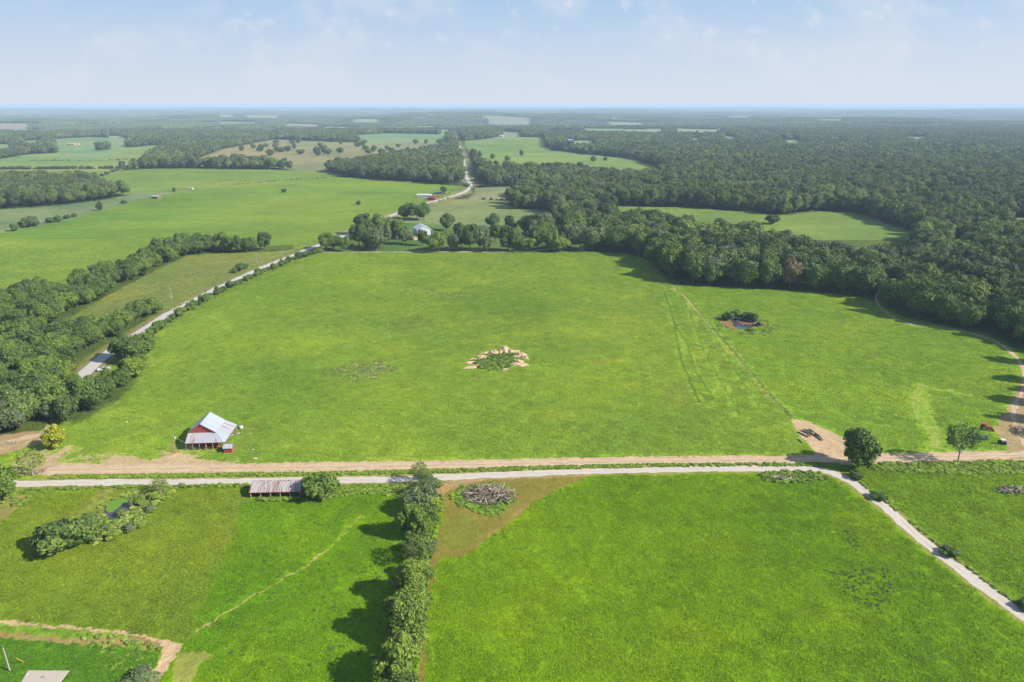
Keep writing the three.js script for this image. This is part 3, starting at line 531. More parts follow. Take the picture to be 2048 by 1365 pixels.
// farm lot
const LOT = 'shade trees round the white barn';
[[653, 500, 11, 13, 'mid'], [668, 500, 10, 10, 'oak'], [690, 503.5, 9, 9, 'mid'], [718, 492, 14, 13, 'deep'], [733, 497, 10, 10, 'oak'], [752, 501, 15, 13, 'grey'], [768, 497, 15, 14, 'grey'], [742, 480, 15, 14, 'oak'], [760, 478, 17, 15, 'mid'], [780, 475, 15, 14, 'mid'], [800, 478, 13, 12, 'mid'], [727, 470, 15, 14, 'deep'], [812, 489, 11, 10, 'grey'], [846, 492, 11, 8, 'oak'], [877, 504, 13, 16, 'mid'], [905, 503, 12, 9, 'grey'], [922, 501, 17, 12, 'deep'], [940, 502, 17, 13, 'deep'], [960, 500, 15, 13, 'grey'], [974, 504, 9, 8, 'grey'], [990, 484, 11, 12, 'oak'], [893, 462, 13, 14, 'oak'], [988, 456, 11, 13, 'deep'], [816, 440, 14, 15, 'deep'], [834, 441, 13, 14, 'oak'], [848, 440, 14, 15, 'deep'], [804, 436, 7, 9, 'light'], [1016, 502, 15, 14, 'deep'], [1033, 503, 13, 13, 'oak'], [1062, 502, 8, 10, 'light'], [1075, 497, 16, 15, 'oak'], [1092, 488, 16, 15, 'oak'], [1103, 503, 12, 12, 'mid'], [1121, 504, 10, 12, 'light'], [1050, 470, 14, 14, 'oak'], [1072, 474, 17, 16, 'grey'], [1095, 470, 15, 14, 'grey'], [1020, 466, 12, 11, 'deep'], [1140, 500, 16, 15, 'grey'], [1160, 497, 16, 15, 'grey'], [1130, 484, 17, 16, 'oak'], [1155, 478, 17, 16, 'mid']].forEach(([x, y, h, w, m]) => treeAt('tall', x, y, h * 1.45, w * 1.4, m, 'shade tree on the farm lot round the white barn', LOT, 'shade_tree'));
// lone trees far out in the open fields
[[717, 410, 6, 8, 'lone dark tree in the open green field near the red barn'], [568, 385, 6, 9, 'low lone bush-like tree far out in the open green field'], [199, 421, 11, 9, 'upright tree beside the tan field lane'], [348, 384, 7, 6, 'small upright tree where the field lane ends'], [1545, 448, 11, 15, 'spreading lone tree in the clearing inside the woods'], [1022, 388, 10, 12, 'lone tree in the tan paddock east of the county road'], [887, 385, 9, 12, 'round tree beside the field pond by the county road']].forEach(([x, y, h, w, l]) => treeAt('oak', x, y, h, w, 'deep', l, null, 'lone_tree'));
[[30, 462, 8, 9], [52, 455, 11, 14], [66, 453, 11, 14], [100, 446, 6, 9], [116, 444, 7, 9], [132, 438, 5, 8], [148, 434, 4, 7], [248, 407, 4, 9]].forEach(([x, y, h, w]) => treeAt('shrub', x, y, h, w, 'deep', 'bush along the tan field lane', 'bushes along the field lane', 'bush', 'bush'));
for (let i = 0; i < 46; i++) {                                  // oaks scattered over the dry upland pasture
  const px = rr(470, 890), py = rr(284, 312), [x, z] = at(px, py); const f = isField(x, z); if (!f || f.hue[0] !== 158) continue;
  tree('oak', x, z, rr(10, 17), rr(13, 24), pick(['deep', 'oak']), 'oak scattered over the dry tan upland pasture', 'oaks of the dry upland pasture', 'pasture_oak');
}
[[1043, 312, 15, 12], [1010, 333, 12, 14], [1015, 322, 12, 16], [1187, 323, 12, 16], [1210, 322, 9, 10], [985, 318, 12, 13], [975, 330, 10, 12], [992, 330, 10, 12], [960, 315, 16, 12]].forEach(([x, y, h, w]) => treeAt('oak', x, y, h, w, 'deep', 'tree standing in the broad green field beyond the farmhouse', 'trees of the field beyond the farmhouse', 'field_tree'));

// woods: the front trees one by one, the rest as one mass
let frontTrees = 0;
function scatter(x0, x1, z0, z1, step, test, seed, put) {
  const r = rngOf(seed);
  for (let z = z0; z < z1; z += step) for (let x = x0; x < x1; x += step) {
    const a = x + (r() - 0.5) * step * 0.9, b = z + (r() - 0.5) * step * 0.9, s = r();
    if (Math.abs(a) < -b * 0.80 + 120 && test(a, b)) put(a, b, s, r);
  }
}
const forestList = { tall: [], low: [] };
const tintOf = (r, x, z) => { const k = 0.55 * r() + 0.45 * Math.min(1, Math.max(0, (fbm(x / 120, z / 120, 3) - 0.25) * 2)), m = rr(0.7, 1.36, r) * (0.8 + 0.5 * noise(x / 60 + 5, z / 60)); return r() < 0.006 ? [0.140 * m, 0.092 * m, 0.052 * m] : k < 0.2 ? [0.122 * m, 0.160 * m, 0.036 * m] : k < 0.6 ? [0.086 * m, 0.126 * m, 0.032 * m] : k < 0.8 ? [0.096 * m, 0.120 * m, 0.052 * m] : [0.060 * m, 0.098 * m, 0.030 * m]; };
const BEND = places([[140, 702], [262, 680], [285, 705], [262, 744], [225, 760], [150, 756]]), BEND_FRONT = places([[110, 745], [300, 735], [300, 800], [110, 810]]);
for (const w of WOODS) {
  const east = w.name === 'east';
  scatter(w.a - 5, w.b, w.c, w.d, east ? 10.5 : w.name === 'thicket' ? 7.5 : 8.5, (x, z) => inside(w.poly, x, z) && !isField(x, z) && roadClear(x, z) && !inside(BEND, x, z) && -z < 640, 40 + w.name.length, (x, z, s, r) => {
    const edge = !inside(w.poly, x - 2, z + 16) || !inside(w.poly, x, z + 16) || !inside(w.poly, x - 14, z + 4);
    const h = inside(BEND_FRONT, x, z) ? rr(4.5, 7, r) : east ? 13 + 12 * Math.pow(r(), 0.8) : w.name === 'thicket' ? rr(9, 15, r) : rr(10, 16, r), cw = h * rr(0.85, 1.1, r);
    if (frontTrees < 330 && (edge || !east) && x < 330 && x > -330) {
      frontTrees++;
      const m = pick(east ? ['oak', 'oak', 'grey', 'mid', 'deep'] : ['oak', 'mid', 'deep', 'deep', 'oak', 'mid'], r);
      tree('tall', x, z, h, cw, r() < 0.008 ? 'rust' : m, east ? 'tall leafy tree along the edge of the big woods' : w.name === 'thicket' ? 'leafy tree in the thicket by the county road bend' : 'leafy tree in the hedgerow behind the tan pasture', east ? 'front trees of the big woods' : w.name === 'thicket' ? 'thicket by the county road bend' : 'hedgerow behind the tan pasture', east ? 'forest_tree' : w.name === 'thicket' ? 'thicket_tree' : 'hedgerow_tree');
    } else forestList.tall.push([x, z, h, cw, r() * 6.28, tintOf(r, x, z)]);
  });
}

const farTest = (x, z) => !isField(x, z) && roadClear(x, z);
scatter(-1400, 1400, -1500, -640, 10.5, farTest, 91, (x, z, s, r) => { const h = 11 + 13 * Math.pow(r(), 0.8); forestList.tall.push([x, z, h, h * rr(0.78, 1.0, r), r() * 6.28, tintOf(r, x, z)]); });
scatter(-2800, 2800, -3400, -1500, 11, farTest, 92, (x, z, s, r) => { const h = (9 + 13 * Math.pow(r(), 0.8)) * 1.05; forestList.low.push([x, z, h, h * rr(0.8, 1.1, r), r() * 6.28, tintOf(r, x, z)]); });

// brushy lines between the far fields
for (const [pts, n, h0, h1] of [[[[0, 339], [90, 338.5], [180, 338], [290, 337]], 150, 2, 7], [[[236, 341], [210, 350], [190, 360]], 24, 2, 6], [[[690, 354], [600, 359], [513, 366], [440, 372]], 60, 0.8, 2], [[[935, 398], [980, 400], [1020, 402]], 16, 1, 3], [[[280, 336], [330, 336], [372, 336]], 60, 4, 9], [[[60, 321], [180, 322], [290, 318]], 40, 1, 3], [[[800, 426], [850, 411], [900, 396]], 30, 0.6, 1.8], [[[790, 423], [850, 403], [900, 387]], 26, 0.6, 1.6], [[[930, 372], [946, 378], [946, 386]], 10, 1, 5]]) {
  const line = places(pts), r = rngOf(300 + n);
  for (let i = 0; i < n; i++) { const t = r() * (line.length - 1), k = Math.floor(t), f = t - k, h = rr(h0, h1, r); forestList.low.push([line[k][0] + (line[k + 1][0] - line[k][0]) * f + rr(-1.5, 1.5, r), line[k][1] + (line[k + 1][1] - line[k][1]) * f, h, h * rr(1, 1.8, r), r() * 6, [0.07, 0.11, 0.03]]); }
}
const forest = new THREE.Group(); forest.name = 'forest'; forest.userData = { kind: 'stuff', label: 'wooded country rolling away to the horizon behind the fields', category: 'woods' }; scene.add(forest);
const M4 = new THREE.Matrix4(), QT = new THREE.Quaternion(), EU = new THREE.Euler(), CO = new THREE.Color();
function instances(name, geos, list, mat, parent) {
  geos.forEach((g, k) => {
    const own = list.filter((_, i) => i % geos.length === k); if (!own.length) return;
    const im = new THREE.InstancedMesh(g, mat, own.length); im.name = name; im.userData = { kind: 'stuff' };
    own.forEach(([x, z, h, w, a, c, y], i) => { M4.compose(new V3(x, y ?? terrain(x, z), z), QT.setFromEuler(EU.set(0, a, 0)), new V3(w, h, w)); im.setMatrixAt(i, M4); im.setColorAt(i, CO.setRGB(c[0], c[1], c[2])); });
    parent.add(im);
  });
}
instances('crowns', KINDS.tall.map((k) => k.c), forestList.tall, LEAF.any, forest);
const lowCrowns = [51, 52, 53, 54].map((s) => crown(s, { n: 330, leaf: 0.07, low: 0.0, lobes: 11, rx: 0.42, lobeR: [0.12, 0.25] }));
instances('distant_crowns', lowCrowns, forestList.low, LEAF.any, forest);
// beyond 3.4 km: whole stands of trees
{
  const stands = [0, 1, 2].map((k) => {
    const r = rngOf(600 + k), gs = [];
    for (let j = 0; j < 10; j++) for (let i = 0; i < 10; i++) {
      const s = crown(700 + ((i * 3 + j * 7 + k) % 6), { n: 26, leaf: 0.16, low: 0, lobes: 4, rx: 0.3, lobeR: [0.24, 0.36] }), h = rr(11, 19, r), w = rr(12, 18, r);
      const c = s.attributes.color, m = rr(0.7, 1.3, r); for (let q = 0; q < c.count; q++) c.setXYZ(q, c.getX(q) * m, c.getY(q) * m, c.getZ(q) * m);
      gs.push(s.scale(w, h, w).translate((i - 4.5) * 12 + rr(-4, 4, r), 0, (j - 4.5) * 12 + rr(-4, 4, r)));
    }
    return mergeGeometries(gs);
  });
  const list = [], test = (x, z) => !isField(x, z) && !isField(x, z - 50) && !isField(x, z + 50) && !isField(x - 50, z) && !isField(x + 50, z);
  scatter(-11000, 11000, -13000, -3400, 112, test, 93, (x, z, s, r) => list.push([x, z, 1, 1, Math.floor(r() * 4) * 1.5708, tintOf(r, x / 4, z / 4).map((v) => v * 1.0)]));
  scatter(-21000, 21000, -26000, -13000, 235, () => true, 94, (x, z, s, r) => list.push([x, z, 1.0, 1.0, r() * 6, [0.080, 0.112, 0.034]]));

  instances('stands', stands, list, LEAF.any, forest);
}


// ---------------------------------------------------------------- grass sward and weeds
const grassMat = new THREE.MeshPhysicalMaterial({ color: 0xffffff, vertexColors: true, roughness: 1, specularIntensity: 0.2, transmission: 0.25, thickness: 0, side: THREE.DoubleSide });
{
  const SIZE = 4, swards = [0, 1, 2].map((k) => {
    const r = rngOf(820 + k), pos = [], col = [], idx = [];
    for (let i = 0; i < 210; i++) {                            // each a bent tussock of blades, some flat, some standing
      const x = rr(-SIZE / 2, SIZE / 2, r), z = rr(-SIZE / 2, SIZE / 2, r), big = r(), h = 0.02 + 0.13 * big * big, t = rr(0.70, 1.34, r), y = rr(-0.35, 0.5, r), a = r() * 6.28, tilt = rr(0.1, 0.85, r) * (0.5 + 0.5 * big), w = 0.09 + 0.14 * r();
      const ux = Math.cos(a), uz = Math.sin(a), o = pos.length / 3, c = Math.cos(tilt) * w, q = Math.sin(tilt) * w;
      pos.push(x - ux * c, Math.max(0.015, h - q), z - uz * c, x - uz * w, h, z + ux * w, x + ux * c, h + q, z + uz * c, x + uz * w * 0.8, h + 0.02, z - ux * w * 0.8);
      for (let v = 0; v < 4; v++) col.push(t * (1 + 0.25 * y), t, t * (1 - 0.3 * y));
      idx.push(o, o + 1, o + 2, o, o + 2, o + 3);
    }
    const g = new THREE.BufferGeometry(); g.setAttribute('position', new THREE.Float32BufferAttribute(pos, 3)); g.setAttribute('color', new THREE.Float32BufferAttribute(col, 3)); g.setIndex(idx); return g;
  });
  const DRY = [[[1432, 640], [1448, 630], [1485, 632], [1530, 642], [1530, 652], [1510, 662], [1470, 666], [1440, 656]], [[200, 1040], [205, 1008], [222, 996], [250, 990], [276, 992], [272, 1016], [240, 1046], [215, 1052]], [[30, 1400], [50, 1338], [145, 1338], [130, 1400]]].map(places);
  const TRACK_LINES = TRACKS.map((t) => places(t[2]));
  const list = [], r = rngOf(840), green = (x, z) => { const c = groundColour(x, z); return c[1] > c[0] * 1.08; };
  for (let d = 98; d < 600; d += 3.3) for (let x = -0.8 * d - 20; x < 0.8 * d + 20; x += 3.3) {
    const a = x + rr(-0.9, 0.9, r), b = -d + rr(-0.9, 0.9, r); if (Math.abs(a) > 520 || (d < 300 && (a < -246 || a > 258))) continue;
    if (![[0, 0], [1.7, 0], [-1.7, 0], [0, 1.7], [0, -1.7]].every(([u, v]) => green(a + u, b + v))) continue;
    if (isField(a, b) || inside(PASTURE_WEST, a, b) || DRY.some((p) => inside(p, a, b))) continue;
    if (TRACK_LINES.some((l) => nearLine(l, a, b) < 1.8)) continue;
    if (nearLine(ROAD_GRAVEL, a, b) < 3.8 || nearLine(ROAD_DIRT, a, b) < 4.2 || nearLine(ROAD_EAST, a, b) < 3 || (x < -60 && nearLine(ROAD_COUNTY, a, b) < 6.5)) continue;
    const c = [0, 0, 0]; for (const [u, v] of [[0, 0], [1.1, 0.8], [-1.1, 0.8], [0.8, -1.1], [-0.8, -1.1]]) { const q = groundColour(a + u, b + v); c[0] += q[0] / 5; c[1] += q[1] / 5; c[2] += q[2] / 5; }
    list.push([a, b, rr(0.8, 1.3, r), 1, r() * 6.28, c.map((v) => v * 1.36), 0]);
  }

  const sward = new THREE.Group(); sward.name = 'grass'; sward.userData = { kind: 'stuff', label: 'short uneven pasture grass covering the near fields', category: 'grass' }; scene.add(sward);
  instances('tufts', swards, list, grassMat, sward);
}
{
  const list = [], r = rngOf(850), weedGeo = [61, 62, 63].map((s) => crown(s, { n: 110, leaf: 0.13, low: 0, lobes: 5, rx: 0.36, lobeR: [0.2, 0.32] }));
  const BR = [0.205, 0.290, 0.032], MID = [0.150, 0.225, 0.032], DK = [0.085, 0.145, 0.028], PALE = [0.30, 0.34, 0.075];
  const put = (x, z, h, w, c) => { const m = rr(0.75, 1.25, r); list.push([x, z, h * rr(0.7, 1.2, r), w * rr(0.7, 1.3, r), r() * 6.28, c.map((v) => v * m)]); };
  const along = (pts, width, n, h, w, cs) => { const L = places(pts); for (let i = 0; i < n; i++) { const t = r() * (L.length - 1), k = Math.floor(t), f = t - k; put(L[k][0] + (L[k + 1][0] - L[k][0]) * f + rr(-0.5, 0.5, r) * 0.6, L[k][1] + (L[k + 1][1] - L[k][1]) * f + rr(-0.5, 0.5, r) * width, h, w, pick(cs, r)); } };
  const within = (pts, n, h, w, cs, hole) => { const p = boxed(places(pts)), q = hole && places(hole); for (let i = 0, t = 0; i < n && t < n * 30; t++) { const x = rr(p.a, p.b, r), z = rr(p.c, p.d, r); if (!inside(p.poly, x, z) || (q && inside(q, x, z))) continue; put(x, z, h, w, pick(cs, r)); i++; } };
  along([[100, 955], [250, 953], [400, 951.5], [640, 948.5], [800, 945.5], [900, 942.5], [1100, 936.5], [1300, 932], [1600, 929.5], [1680, 931]], 2.2, 1900, 0.5, 1.15, [BR, BR, MID, BR]);
  along([[60, 979], [200, 976], [300, 974], [420, 972], [500, 972]], 1.5, 160, 0.6, 1.2, [MID, BR]);
  within([[615, 974], [700, 972], [830, 967], [850, 975], [835, 1000], [790, 995], [720, 988], [650, 1000]], 420, 0.55, 1.3, [BR, MID, BR]);
  along([[884, 985], [884, 1020], [872, 1060], [858, 1110], [846, 1180], [838, 1260], [832, 1365]], 3.4, 60, 0.6, 1.3, [MID, BR, BR]);
  within([[900, 992], [922, 971], [970, 965], [1020, 971], [1034, 998], [1014, 1020], [985, 1034], [950, 1026], [915, 1012]], 90, 0.42, 1.5, [MID, BR, BR], [[925, 985], [960, 974], [1010, 976], [1022, 996], [1005, 1008], [950, 1006]]);
  within([[1518, 950], [1560, 942], [1640, 944], [1660, 958], [1600, 968], [1535, 966]], 130, 0.7, 1.4, [MID, BR]);
  within([[945, 722], [960, 712], [985, 706], [1030, 706], [1040, 712], [1030, 726], [1020, 736], [985, 742], [958, 738]], 190, 0.75, 2.0, [DK, MID, MID]);
  within([[1730, 940], [1760, 926], [2100, 920], [2100, 950], [1900, 948], [1800, 945]], 420, 0.42, 1.5, [MID, BR, BR]);
  along([[1702, 952], [1780, 1010], [1880, 1092], [1990, 1176], [2070, 1236]], 1.4, 90, 0.4, 1.1, [MID, BR]);
  along([[516, 1001], [560, 1000], [602, 998]], 1.2, 60, 0.9, 1.4, [BR, MID]);
  within([[1428, 640], [1440, 628], [1530, 640], [1560, 655], [1530, 672], [1470, 668], [1440, 660]], 190, 0.5, 1.4, [PALE, MID, BR], [[1437, 640], [1480, 634], [1522, 648], [1506, 656], [1470, 660], [1448, 652]]);
  within([[185, 1050], [200, 1010], [260, 985], [330, 975], [350, 985], [300, 1030], [250, 1070], [190, 1090]], 240, 0.7, 1.5, [MID, BR, PALE], [[206, 1032], [216, 1008], [240, 996], [268, 996], [264, 1016], [242, 1036], [222, 1042]]);
  within([[1650, 1140], [1780, 1136], [1790, 1180], [1760, 1240], [1720, 1210], [1680, 1180]], 120, 0.28, 0.75, [DK]);
  within([[1690, 1060], [1725, 1070], [1720, 1095], [1695, 1090]], 14, 0.3, 0.7, [DK]);
  within([[480, 1030], [780, 1010], [760, 1330], [420, 1340], [400, 1270]], 90, 0.25, 0.8, [DK]);
  within([[200, 1130], [400, 1090], [380, 1240], [210, 1230]], 50, 0.2, 0.8, [DK, MID]);
  within([[780, 560], [950, 565], [940, 600], [800, 590]], 110, 0.4, 1.6, [PALE, MID]);
  within([[640, 620], [900, 610], [880, 690], [650, 690]], 90, 0.3, 1.6, [PALE, MID]);
  within([[655, 738], [760, 722], [800, 738], [720, 765]], 120, 0.4, 1.8, [PALE, MID, [0.2, 0.18, 0.08]]);
  within([[1360, 560], [1400, 566], [1600, 600], [1990, 780], [1950, 850], [1600, 830], [1420, 640]], 130, 0.28, 1.4, [PALE, BR]);
  along([[300, 668], [400, 612], [500, 563], [600, 520]], 3, 240, 0.7, 1.6, [MID, BR]);
  along([[330, 626], [430, 574], [520, 533], [600, 503]], 4, 200, 0.6, 1.6, [MID, PALE]);
  along([[1345, 570], [1400, 632], [1470, 706], [1540, 790], [1585, 838]], 1.6, 140, 0.3, 0.9, [MID, PALE, PALE]);
  within([[-20, 985], [60, 980], [60, 1010], [0, 1020]], 60, 0.6, 1.4, [MID, BR]);
  within([[150, 1268], [240, 1268], [330, 1300], [310, 1310], [180, 1296]], 40, 0.5, 1.2, [MID, PALE]);
  within([[190, 1300], [310, 1310], [300, 1350], [210, 1340]], 40, 0.2, 0.8, [BR, MID]);
  const weeds = new THREE.Group(); weeds.name = 'weeds'; weeds.userData = { kind: 'stuff', label: 'tall green weeds on verges, pond banks and round the brush pile', category: 'weeds' }; scene.add(weeds);
  instances('clumps', weedGeo, list, LEAF.any, weeds);

}

// ---------------------------------------------------------------- ponds, concrete pad, soil heaps
function sheet(pts, y, rag = 0, seed = 1) {                    // flat outline in world metres with a ragged edge
  const out = []; for (let i = 0; i < pts.length; i++) { const [ax, az] = pts[i], [bx, bz] = pts[(i + 1) % pts.length], n = Math.max(1, Math.round(Math.hypot(bx - ax, bz - az) / 0.8)); for (let k = 0; k < n; k++) { const t = k / n, x = ax + (bx - ax) * t, z = az + (bz - az) * t; out.push(new THREE.Vector2(x + rag * (noise(x * 0.9 + seed, z * 0.9) - 0.5), -(z + rag * (noise(x * 0.9, z * 0.9 + seed) - 0.5)))); } }
  return new THREE.ShapeGeometry(new THREE.Shape(out)).rotateX(-Math.PI / 2).translate(0, y, 0);
}
const smooth = (pts, n = 40) => new THREE.CatmullRomCurve3(places(pts).map(([x, z]) => new V3(x, 0, z)), true).getPoints(n).slice(0, n).map((p) => [p.x, p.z]);
const waterMat = new THREE.MeshPhysicalMaterial({ color: new THREE.Color().setRGB(0.045, 0.05, 0.055), roughness: 0.08, ior: 1.33 });
structure('pond', sheet(smooth([[1436, 640], [1446, 635], [1480, 636.5], [1510, 643], [1522, 649], [1508, 655], [1484, 659], [1462, 659], [1446, 650]]), 0.03, 0.6), waterMat);
const algaeMat = paint(158, 116, 58), algae2 = paint(150, 96, 60), duckMat = paint(112, 158, 10);
function stuffSheet(name, label, category, geo, mat) { const m = new THREE.Mesh(geo, mat); m.name = numbered(name); m.userData = { kind: 'stuff', label, category }; scene.add(m); return m; }
stuffSheet('algae', 'brown algae floating on the farm pond', 'algae', sheet(smooth([[1437, 640], [1448, 637], [1462, 642], [1467, 648], [1468, 653], [1478, 658.5], [1462, 658], [1447, 650]]), 0.05, 1.6), algaeMat);
stuffSheet('algae', 'reddish algae under the pond bushes', 'algae', sheet(smooth([[1474, 640], [1490, 639.5], [1512, 645], [1514, 648], [1496, 649.5], [1480, 647]]), 0.05, 1.6, 4), algae2);
structure('pond', sheet(smooth([[206, 1034], [212, 1012], [226, 1002], [246, 996], [268, 997], [264, 1012], [250, 1026], [236, 1040], [220, 1044]]), 0.03, 0.5), waterMat);
stuffSheet('duckweed', 'bright green duckweed on the small weedy pond', 'duckweed', sheet(smooth([[213, 1024], [220, 1006], [240, 998], [262, 997.5], [264, 1003], [246, 1008], [236, 1016], [222, 1026]]), 0.05, 0.8), duckMat);
structure('pond', sheet(smooth([[943, 456], [950, 452.5], [974, 452], [976, 456.5], [960, 459], [946, 459]]), 0.04, 0), waterMat);
structure('pond', sheet(smooth([[858, 388.5], [866, 386], [888, 385.5], [890, 388], [876, 389.5]]), 0.04, 0), waterMat);
{
  const c = [[49, 1365 + 3], [56, 1343], [138, 1343.5], [121, 1365 + 4]].map(([x, y]) => at(x, y)), [x0, z0] = c[0];
  const s = new THREE.Shape([at(30, 1386), at(56, 1343), at(138, 1343.5), at(104, 1386)].map(([x, z]) => new THREE.Vector2(x - x0, -(z - z0))));
  const t = thing('concrete_pad', 'bare concrete slab on mown grass near a leaning utility pole', 'concrete slab', [x0, 0, z0]);
  part('slab', new THREE.ExtrudeGeometry(s, { depth: 0.16, bevelEnabled: true, bevelSize: 0.03, bevelThickness: 0.03, bevelSegments: 1 }).rotateX(-Math.PI / 2), paint(212, 198, 178), t);
  const rod = part('bolt_ring', new THREE.TorusGeometry(0.28, 0.05, 6, 16).rotateX(Math.PI / 2), paint(110, 100, 90), t); const [rx, rz] = at(85, 1356.5); rod.position.set(rx - x0, 0.22, rz - z0);
  const sc = part('scrap_board', box(0.7, 0.08, 0.25), paint(236, 230, 222), t); const [qx, qz] = at(54.5, 1351); sc.position.set(qx - x0, 0.24, qz - z0); sc.rotation.y = 0.7;
}
const soilMat = paint(230, 194, 150), soilMat2 = paint(200, 168, 140);
[[941.6, 726, 18, 0.7], [941, 735.5, 21, 0.45], [948, 719.5, 17, 0.6], [963.7, 715.5, 20, 1.1], [973.5, 708, 18, 1.0], [988.4, 708, 13, 2.1], [1000, 707, 8.5, 1.7], [1008, 699, 15, 1.6], [1011, 705, 9.5, 1.1], [1022.5, 705, 8.5, 1.3], [1034, 704, 12, 0.9], [1043, 709.5, 15, 1.1], [1037, 713, 17, 0.5], [1049, 716.5, 14, 1.2], [1037, 723.5, 18, 0.9], [1038, 730, 27, 0.6], [1010, 739.5, 12, 0.5], [956, 729, 17, 0.4]].forEach(([px, py, w, h], i) => {
  const [x, z] = at(px, py), rad = w / 2 * 1.15 * Math.hypot(x, z, CAM_H) / FOCAL, g = new THREE.SphereGeometry(1, 20, 8, 0, Math.PI * 2, 0, Math.PI / 2), p = g.attributes.position;
  for (let k = 0; k < p.count; k++) { const a = p.getX(k), b = p.getY(k), c = p.getZ(k), s = 0.7 + 0.8 * noise(a * 2.2 + i * 7, c * 2.2 + 3) + 0.3 * noise(a * 8, c * 8 + i); p.setXYZ(k, a * s * rad, b < 0.01 ? -0.05 : Math.pow(b, 1.3) * h * (0.45 + 1.0 * noise(a * 3.4 + i, c * 3.4)), c * s * rad * (h > 1.5 ? 0.8 : 0.55)); }
  g.computeVertexNormals();
  const m = new THREE.Mesh(g, i > 15 ? soilMat2 : soilMat); m.name = numbered('soil_heap'); m.position.set(x, 0, z); m.rotation.y = [0.2, 0.1, 0.3, 0.2, 0.3, 0, 0, 0, 0, 0, -0.2, -0.3, -0.2, -0.6, -0.7, -0.2, 0.4, 0][i];
  tag(m, i > 15 ? 'low brown soil heap at the rim of the weedy sinkhole' : 'heap of pale soil in the ring round the weedy sinkhole', 'soil heap', i > 15 ? 'brown heaps round the sinkhole' : 'soil heaps round the sinkhole'); scene.add(m);
});

// ---------------------------------------------------------------- buildings
function prism(top, bottom, thick) {                            // a flat sheet with thickness from two edges, each two points
  const [a, b] = top, [c, d] = bottom, n = b.clone().sub(a).cross(c.clone().sub(a)).normalize(); if (n.y < 0) n.negate();
  const lo = [a, b, d, c].map((p) => p.clone().addScaledVector(n, -thick)), all = [a, b, d, c, ...lo], pos = [];
  const tri = (...k) => k.forEach((i) => pos.push(all[i].x, all[i].y, all[i].z));
  for (const [i, j, k, l] of [[0, 1, 2, 3], [7, 6, 5, 4], [0, 4, 5, 1], [1, 5, 6, 2], [2, 6, 7, 3], [3, 7, 4, 0]]) { tri(i, j, k); tri(i, k, l); }
  const g = new THREE.BufferGeometry(); g.setAttribute('position', new THREE.Float32BufferAttribute(pos, 3)); g.computeVertexNormals(); return g;
}
function roof(parent, name, top, bottom, n, mats, rib = true) {  // a deck with n metal sheets, each with a raised seam
  const r = rngOf(parent.id * 3 + n), deck = part(name, prism(top, bottom, 0.06), mats[0], parent), up = new V3(0, 1, 0);
  for (let i = 0; i < n; i++) {
    const e = (s, t) => s[0].clone().lerp(s[1], t), lift = 0.012 + (i % 2) * 0.008 + r() * 0.004, t0 = i / n, t1 = (i + 1) / n;
    const g = [prism([e(top, t0), e(top, t1)].map((p) => p.addScaledVector(up, lift)), [e(bottom, t0), e(bottom, t1)].map((p) => p.addScaledVector(up, lift)), 0.008)];
    if (rib) { const w = 0.05 / Math.max(0.3, top[0].distanceTo(top[1])); g.push(prism([e(top, t0), e(top, Math.min(1, t0 + w))].map((p) => p.addScaledVector(up, lift + 0.03)), [e(bottom, t0), e(bottom, Math.min(1, t0 + w))].map((p) => p.addScaledVector(up, lift + 0.03)), 0.03)); }
    part('roof_panel', mergeGeometries(g), mats[Math.floor(r() * mats.length)], deck);
  }
  return deck;
}
const v = (x, y, z) => new V3(x, y, z);
const metal = (r, g, b, o = {}) => new THREE.MeshStandardMaterial({ color: base(r, g, b), roughness: 0.5, metalness: 0.15, ...o });
// weathered sheet: streaks of rust run down the sheet
const rustMap = (amount, hue, seed) => {
  const N = 256, d = new Uint8Array(N * N * 4), rust = [150, 92, 66];
  for (let j = 0; j < N; j++) for (let i = 0; i < N; i++) { const s = sm(0.62 - amount * 0.22, 0.9 - amount * 0.2, 0.6 * noise(i / 7 + seed, j / 60) + 0.4 * noise(i / 2.5, j / 26 + seed)), g = 1 + 0.12 * (noise(i / 3, j / 40 + seed) - 0.5), o = (j * N + i) * 4; for (let c = 0; c < 3; c++) d[o + c] = 255 * enc((lin(hue[c]) * (1 - s) + lin(rust[c]) * s) / KEXP * g); d[o + 3] = 255; }
  const t = new THREE.DataTexture(d, N, N); t.colorSpace = THREE.SRGBColorSpace; t.magFilter = THREE.LinearFilter; t.wrapS = t.wrapT = THREE.RepeatWrapping; t.needsUpdate = true; return t;
};
const withUv = (deck, ax, az) => deck.traverse((o) => { if (!o.geometry) return; const p = o.geometry.attributes.position, u = new Float32Array(p.count * 2); for (let i = 0; i < p.count; i++) { u[i * 2] = (ax ? p.getX(i) : p.getZ(i)) / 9; u[i * 2 + 1] = (ax ? p.getZ(i) : p.getX(i)) / 9 + p.getY(i) / 9; } o.geometry.setAttribute('uv', new THREE.BufferAttribute(u, 2)); });
const rusty = [0, 1, 2].map((k) => new THREE.MeshStandardMaterial({ map: rustMap(0.28 + k * 0.18, [212, 206, 208], 5 + k * 31), roughness: 0.6, metalness: 0.1 }));
const rustier = [0, 1, 2].map((k) => new THREE.MeshStandardMaterial({ map: rustMap(0.45 + k * 0.2, [206, 196, 192], 15 + k * 31), roughness: 0.65 }));
const bright = [metal(206, 214, 228), metal(200, 208, 222), metal(212, 219, 232)], greyMetal = [metal(206, 208, 216), metal(212, 212, 218), metal(200, 204, 212)];
const redWall = paint(192, 84, 78), redTrim = paint(170, 62, 60), woodPost = paint(190, 172, 150), darkWood = paint(96, 78, 66);
